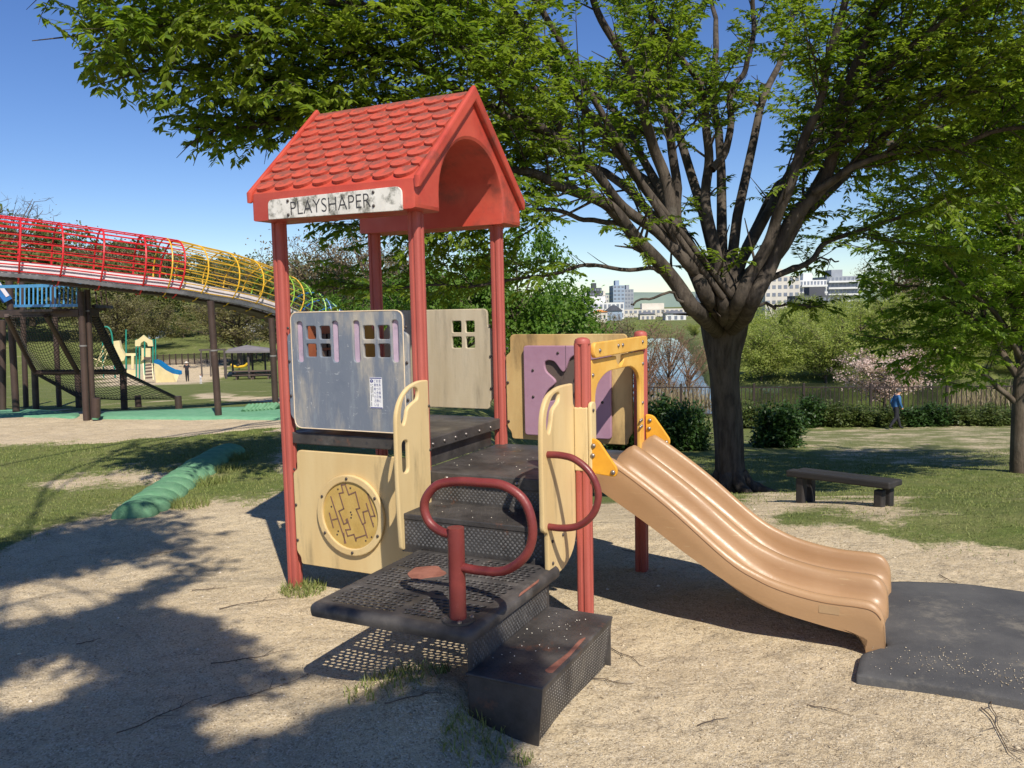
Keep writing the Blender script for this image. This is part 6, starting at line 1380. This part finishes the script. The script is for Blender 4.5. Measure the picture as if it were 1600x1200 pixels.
# lean pergola left of it
PG = empty('pergola', (at(335, 585, YS)[0], YS, ground(at(335, 585, YS)[0], YS)), 0, 'dark post pergola between the leaning brown pole and the shelter', 'pergola'); po = Vector(PG.location)
for px in (314, 328, 350): 
    x = at(px, 560, YS + .5)[0]; o = MB().tube([(x, YS + .5, ground(x, YS + .5) - .1), tuple(at(px, 546, YS + .5))], .07, 8).build('post', M_SHP, PG); o.location = -po
o = MB().beam(at(311, 547, YS + .5), at(353, 546, YS + .5), .12, .14).build('beam', M_SHP, PG); o.location = -po
# far fence along the bank
FF = empty('wire_fence', (0, 0, 0), 0, 'low dark fence at the foot of the green bank beyond the playground', 'fence'); bars = MB(); prev = None
for k, px in enumerate(np.linspace(236, 440, 22)):
    Yf = 84 + .01 * (px - 236); p = at(px, 560, Yf); z = ground(p[0], Yf); link('post', MB().box(-.05, -.05, -.1, .05, .05, 1.15).mesh('post', M_RAIL), FF, (p[0], Yf, z)); q_ = (p[0], Yf, z)
    if prev:
        for h in (.15, 1.08): MB().beam((prev[0], prev[1], prev[2] + h), (q_[0], q_[1], q_[2] + h), .05, .05).build('rail', M_RAIL, FF)
        for t in np.linspace(0, 1, 8)[1:-1]: bars.box(prev[0] + (q_[0] - prev[0]) * t - .018, Yf - .018, z + .12, prev[0] + (q_[0] - prev[0]) * t + .018, Yf + .018, z + 1.1)
    prev = q_
tag(bars.build('bars', M_RAIL, FF), kind='stuff')
# white house and parked cars beyond the bank
Yh = 108; ph = at(241, 530, Yh); zh = ground(ph[0], Yh)
HS = empty('house', (ph[0], Yh, zh), .1, 'small pale house on the bank above the far playground', 'house'); w = 18 * Yh / CF; hh_ = at(241, 517, Yh)[2] - zh
MB().box(-w / 2, 0, -.5, w / 2, 3, hh_ * .8).build('wall', FAC['blue'], HS); MB().add([(-w * .55, -.3, hh_ * .8), (w * .55, -.3, hh_ * .8), (w * .55, 3.3, hh_ * .8), (-w * .55, 3.3, hh_ * .8), (-w * .3, 1.5, hh_), (w * .3, 1.5, hh_)], [(0, 1, 5, 4), (1, 2, 5), (2, 3, 4, 5), (3, 0, 4), (3, 2, 1, 0)]).build('roof', FAC['white'], HS)
for x_ in (-.3, .25): MB().box(w * x_ - .25, -.04, hh_ * .3, w * x_ + .25, .1, hh_ * .65).build('window', M_WIN, HS)
def car(px, Y, label, body):
    p = at(px, 520, Y); z = ground(p[0], Y); r = empty('parked_car', (p[0], Y, z), .15, label, 'car', 'cars parked on the bank')
    pr = [(-2.0, .35), (-2.05, .75), (-1.8, .92), (-1.25, 1.0), (-.8, 1.42), (.75, 1.45), (1.35, 1.0), (1.95, .88), (2.05, .5), (2.0, .3)]
    MB().prism([(x, -.8, z_) for x, z_ in pr], (0, 1.6, 0)).build('body', body, r, bevel=.06)
    MB().prism([(x, -.81, z_) for x, z_ in [(-1.1, 1.0), (-.72, 1.36), (.70, 1.38), (1.2, 1.0)]], (0, 1.62, 0)).build('side_windows', M_WIN, r)
    wm_ = MB(); 
    wmesh = MB().tube([(0, -.12, 0), (0, .12, 0)], .32, 14).mesh('wheel', M_INK, smooth=True)
    for x in (-1.25, 1.25):
        for y in (-.74, .74): link('wheel', wmesh, r, (x, y, .32))
car(394, 111, 'white car parked on the bank above the shelter', paint('white_car_paint', srgb(226, 228, 230), None, .3, bump=0)); car(268, 111, 'dark car parked on the bank right of the pale house', paint('dark_car_paint', (.04, .045, .055), None, .3, bump=0))
# yellow rocking toy under the shelter edge
gy = onground(374, 578); RK = empty('rocking_toy', tuple(gy), 0, 'small yellow rocking toy near the shelter', 'rocking toy')
M_YT = paint('yellow_toy_paint', srgb(220, 180, 40), None, .5, bump=0)
MB().tube(spline([(-.75, 0, .55), (-.5, 0, .35), (0, 0, .30), (.5, 0, .36), (.8, 0, .6)], 4), .12, 8).build('body', M_YT, RK, smooth=True); MB().tube([(0, 0, 0), (0, 0, .32)], .08, 8).build('spring', M_CHAR, RK); MB().tube([(.35, -.25, .75), (.35, .25, .75)], .03, 6).tube([(.35, 0, .35), (.35, 0, .75)], .03, 6).build('handle', M_CHAR, RK); MB().lathe((-.1, 0, .42), [(.2, 0), (.2, .08), (.1, .1)], 10).build('seat', M_CHAR, RK)

# ------------------------------------------------------------------ grass, gravel, fallen twigs
def mat_blade():
    t = NT('grass_blade'); g = t.n.new('ShaderNodeNewGeometry'); c = t.mix(g.outputs['Random Per Island'], (.13, .18, .038, 1), (.235, .24, .08, 1)); c = t.mix(t.ramp(t.noise(1.5, 4), .5, .75, 0, .5), c, (.25, .22, .10, 1))
    return t.fin(c, .6, .25)
M_BLADE = mat_blade()
def blades(name, x, y, L, w, label, cat='grass'):
    n = len(x); z = gz(x, y); a = rng.uniform(0, 2 * math.pi, n); lean = rng.uniform(.1, .75, n); b = rng.uniform(0, 2 * math.pi, n)
    P = np.stack([x, y, z - .005], -1); R = np.stack([np.cos(a), np.sin(a), np.zeros(n)], -1) * (w / 2)[:, None]; D = np.stack([np.cos(b) * lean, np.sin(b) * lean, np.ones(n)], -1); D /= np.linalg.norm(D, axis=1)[:, None]; D2 = D * [1.6, 1.6, .8]
    v = np.stack([P - R, P + R, P + D * (L * .55)[:, None] + R * .6, P + D * (L * .55)[:, None] - R * .6, P + D * (L * .55)[:, None] + D2 * (L * .45)[:, None]], 1).reshape(-1, 3)
    q = np.arange(n)[:, None] * 5
    return tag(link(name, np_mesh(name, v, [q + np.array([[0, 1, 2, 3]]), q + np.array([[3, 2, 4]])], [M_BLADE])), label, cat, kind='stuff')
def lawn(x0, x1, y0, y1, n, label, L=(.010, .027)):
    x = rng.uniform(x0, x1, n); y = y0 + (y1 - y0) * rng.random(n) ** 1.35; a = x / y
    m = grass_mask(x, y) ** 1.3 * (.2 + 1.2 * fbm(x * 3, y * 3)); k = (rng.random(n) < m) & ((a < -.24) | (a > .14)); x, y = x[k], y[k]
    return blades('lawn_grass', x, y, rng.uniform(*L, len(x)) * (1 + .04 * y), rng.uniform(.003, .006, len(x)) * (1 + .07 * y), label)
lawn(-9, -1.5, 5.0, 13, 150000, 'thin sunlit lawn grass round the green mound on the left'); lawn(1.0, 14, 4.6, 19, 190000, 'lawn grass sloping down past the bench on the right')
def tuft(cx, cy, r, n, L, label):
    a = rng.uniform(0, 6.28, n); q = r * np.sqrt(rng.random(n)); return blades('grass_tuft', cx + q * np.cos(a), cy + q * np.sin(a), rng.uniform(.4, 1, n) * L, rng.uniform(.004, .008, n), label)
pA = A0 + np.array([.02, -.05]); tuft(pA[0] + .04, pA[1] - .02, .13, 420,   .09, 'tuft of grass at the foot of the front left red post')
w1 = loc2w(1.35, -.95); tuft(w1[0], w1[1], .22, 300, .075, 'weeds growing in the shade under the dark platform'); w2 = loc2w(1.85, -1.17); tuft(w2[0], w2[1], .14, 260, .07, 'weeds along the shaded end of the lowest step'); w3 = loc2w(2.03, -1.19); tuft(w3[0], w3[1], .04, 40, .06, 'tiny weed at the front corner of the lowest step')
w4 = loc2w(1.84, .09); tuft(w4[0], w4[1], .05, 60, .04, 'tiny weeds at the foot of the right front post')
for i, q in enumerate(((298, 790), (330, 755), (352, 735), (365, 718))): p = onground(*q); tuft(p[0], p[1], .17, 420, .11, ['grass clump at the near right flank of the green mound', 'grass clump at the middle of the right flank of the green mound', 'dark grass clump near the far end of the green mound', 'grass clump at the far tip of the green mound'][i])
def mat_pebble():
    t = NT('gravel_grain'); g = t.n.new('ShaderNodeNewGeometry'); c = t.mix(t.ramp(g.outputs['Random Per Island'], .0, .6), (.26, .20, .125, 1), (.55, .46, .32, 1)); c = t.mix(t.ramp(g.outputs['Random Per Island'], .82, 1.0), c, (.64, .58, .50, 1)); return t.fin(c, .85, .2)
M_PEB = mat_pebble()
def grains(name, P, r, label, cat='gravel', mat=M_PEB, parent=None):
    n = len(P); o = np.array([[1, 0, 0], [0, 1, 0], [-1, 0, 0], [0, -1, 0], [0, 0, 1], [0, 0, -1]], float); a = rng.uniform(0, 6.28, n); ca, sa = np.cos(a), np.sin(a)
    sc = np.stack([r * rng.uniform(.7, 1.4, n), r * rng.uniform(.6, 1.1, n), r * rng.uniform(.4, .8, n)], -1); q = o[None] * sc[:, None] * rng.uniform(.75, 1.2, (n, 6, 1))
    v = np.stack([q[..., 0] * ca[:, None] - q[..., 1] * sa[:, None], q[..., 0] * sa[:, None] + q[..., 1] * ca[:, None], q[..., 2]], -1) + P[:, None]
    f = np.array([[0, 1, 4], [1, 2, 4], [2, 3, 4], [3, 0, 4], [1, 0, 5], [2, 1, 5], [3, 2, 5], [0, 3, 5]]); F = (np.arange(n)[:, None, None] * 6 + f[None]).reshape(-1, 3)
    ob = link(name, np_mesh(name, v.reshape(-1, 3), [F], [mat]), parent); return tag(ob, label, cat, kind='stuff')
n = 42000; y = 1.9 + 6.2 * rng.random(n) ** 1.6; x = rng.uniform(-.72, .72, n) * y; gm = grass_mask(x, y); k = (gm < .3) & (fbm(x * 2, y * 2) > rng.uniform(.25, .65, n)); x, y = x[k], y[k]
grains('gravel', np.stack([x, y, gz(x, y) + .001], -1), .0014 + .0045 * rng.random(len(x)) ** 3, 'pale gravel grains scattered over the sandy ground')
n = 5200; y = 1.9 + 5.5 * rng.random(n) ** 1.4; x = rng.uniform(-.72, .72, n) * y; k = (grass_mask(x, y) < .4) & (fbm(x * 1.1 + 9, y * 1.1) > rng.uniform(.3, .6, n)); x, y = x[k], y[k]; n = len(x)
a = rng.uniform(0, 6.28, n); v, f = leaf_arrays(np.stack([x, y, gz(x, y) + .004], -1), np.stack([np.cos(a), np.sin(a), rng.normal(0, .12, n)], -1), np.stack([rng.normal(0, .3, n), rng.normal(0, .3, n), np.ones(n)], -1), .007 + .022 * rng.random(n) ** 2, .002 + .003 * rng.random(n), .2)
tag(link('leaf_litter', np_mesh('leaf_litter', v, [f], [paint('dry_litter', (.10, .07, .045), (.26, .19, .11), .9, 2, bump=0)])), 'dry brown bud scales and leaf bits strewn over the gravel', 'litter', kind='stuff')
n = 700; y = 1.9 + 5 * rng.random(n) ** 1.4; x = rng.uniform(-.7, .7, n) * y; k = grass_mask(x, y) < .3; x, y = x[k], y[k]
grains('pebbles', np.stack([x, y, gz(x, y) + .001], -1), .004 + .010 * rng.random(len(x)) ** 2, 'larger pebbles and lumps lying on the sandy ground')
M_PETAL = paint('pale_petal', srgb(232, 228, 216), srgb(218, 206, 184), .7, bump=0)
def crumbs(u0, u1, v0, v1, z, n, label): u = rng.uniform(u0, u1, n); v = rng.uniform(v0, v1, n); q = A0[None] + u[:, None] * EU + v[:, None] * EV; return grains('petals', np.c_[q, np.full(n, z + .002)], rng.uniform(.0018, .0042, n), label, 'litter', M_PETAL)
crumbs(LS0 + .03, LS1 - .05, LV0 + .05, LV1 - .05, ZS + .002, 38, 'pale fallen bud scales on the lowest step'); crumbs(S + .05, 2 * S - .1, .05, S - .1, ZL, 34, 'pale fallen bud scales on the lower deck'); crumbs(S + .06, 2 * S - .1, -.25, -.03, ZT, 16, 'pale fallen bud scales on the upper step')
u = np.clip(rng.normal(3.55, .24, 420), 3.08, 4.5); v = np.clip(rng.normal(.0, .075, 420), -.15, .5); k2 = rng.random(420) < .08; v = np.where(k2, rng.uniform(-.1, .9, 420), v); q = A0[None] + u[:, None] * EU + v[:, None] * EV
grains('grit', np.c_[q, gz(q[:, 0], q[:, 1]) + .041], rng.uniform(.0012, .004, 420), 'pale grit strewn over the dark landing mat', 'gravel', M_PEB)
M_FTW = paint('fallen_twig_bark', (.07, .05, .035), (.13, .095, .065), .9, 30, bump=0)
TWL = [((185, 1150), (330, 1090), 'longest bent twig lying in the shade at the lower left corner'), ((330, 1040), (455, 1020), 'twig along the shaded gravel left of the platform shadow'), ((330, 1110), (480, 1060), 'crooked twig in deep shade below the platform shadow'),
 ((345, 955), (450, 935), 'twig on sunlit gravel left of the dark platform'), ((300, 925), (355, 920), 'short dark twig at the edge of the leaf shade left of the platform'), ((970, 860), (1010, 872), 'short twig under the slide behind the right front post'),
 ((1200, 893), (1265, 925), 'twig in the shadow under the bend of the slide'), ((950, 1012), (1010, 1046), 'twig nearest the outer side of the lowest step'), ((918, 1062), (990, 1072), 'long thin twig on the gravel right of the lowest step'), ((1530, 1110), (1592, 1200), 'thick forked twig at the lower right corner'),
 ((1545, 1080), (1572, 1160), 'thin twig crossing the forked one at the lower right corner'), ((1465, 900), (1500, 917), 'twig behind the landing mat'), ((600, 1105), (690, 1085), 'twig in the shade left of the lowest step'), ((120, 1010), (160, 1000), 'short twig in a sun patch near the left edge'),
 ((1090, 1135), (1140, 1125), 'twig alone on the sunlit gravel at the bottom middle'), ((1260, 1105), (1330, 1120), 'twig in front of the landing mat'), ((230, 870), (290, 860), 'twig in shade below the green mound')]
for i, (a, b, tl_) in enumerate(TWL):
    A_ = onground(*a); B_ = onground(*b); L_ = np.linalg.norm(B_ - A_); P = [A_ + (B_ - A_) * t + np.array([rng.normal(0, .03) * L_, rng.normal(0, .03) * L_, 0]) for t in np.linspace(0, 1, 6)]
    P = [np.array([p[0], p[1], ground(p[0], p[1]) + .005 + .006 * rng.random()]) for p in P]; mb = MB().tube(spline(P, 3), np.linspace(.0027, .0010, 16), 5)
    for s_ in range(2):
        c = P[2 + s_]; d_ = unit(P[3] - P[2]); e_ = c + np.array([d_[0] * .6 - d_[1] * (1 if s_ else -1) * .7, d_[1] * .6 + d_[0] * (1 if s_ else -1) * .7, .05]) * L_ * .25; mb.tube([c, (c + e_) / 2, e_], [.0016, .0012, .0007], 4)
    tag(mb.build('fallen_twig', M_FTW), tl_, 'twig', 'twigs fallen on the gravel')
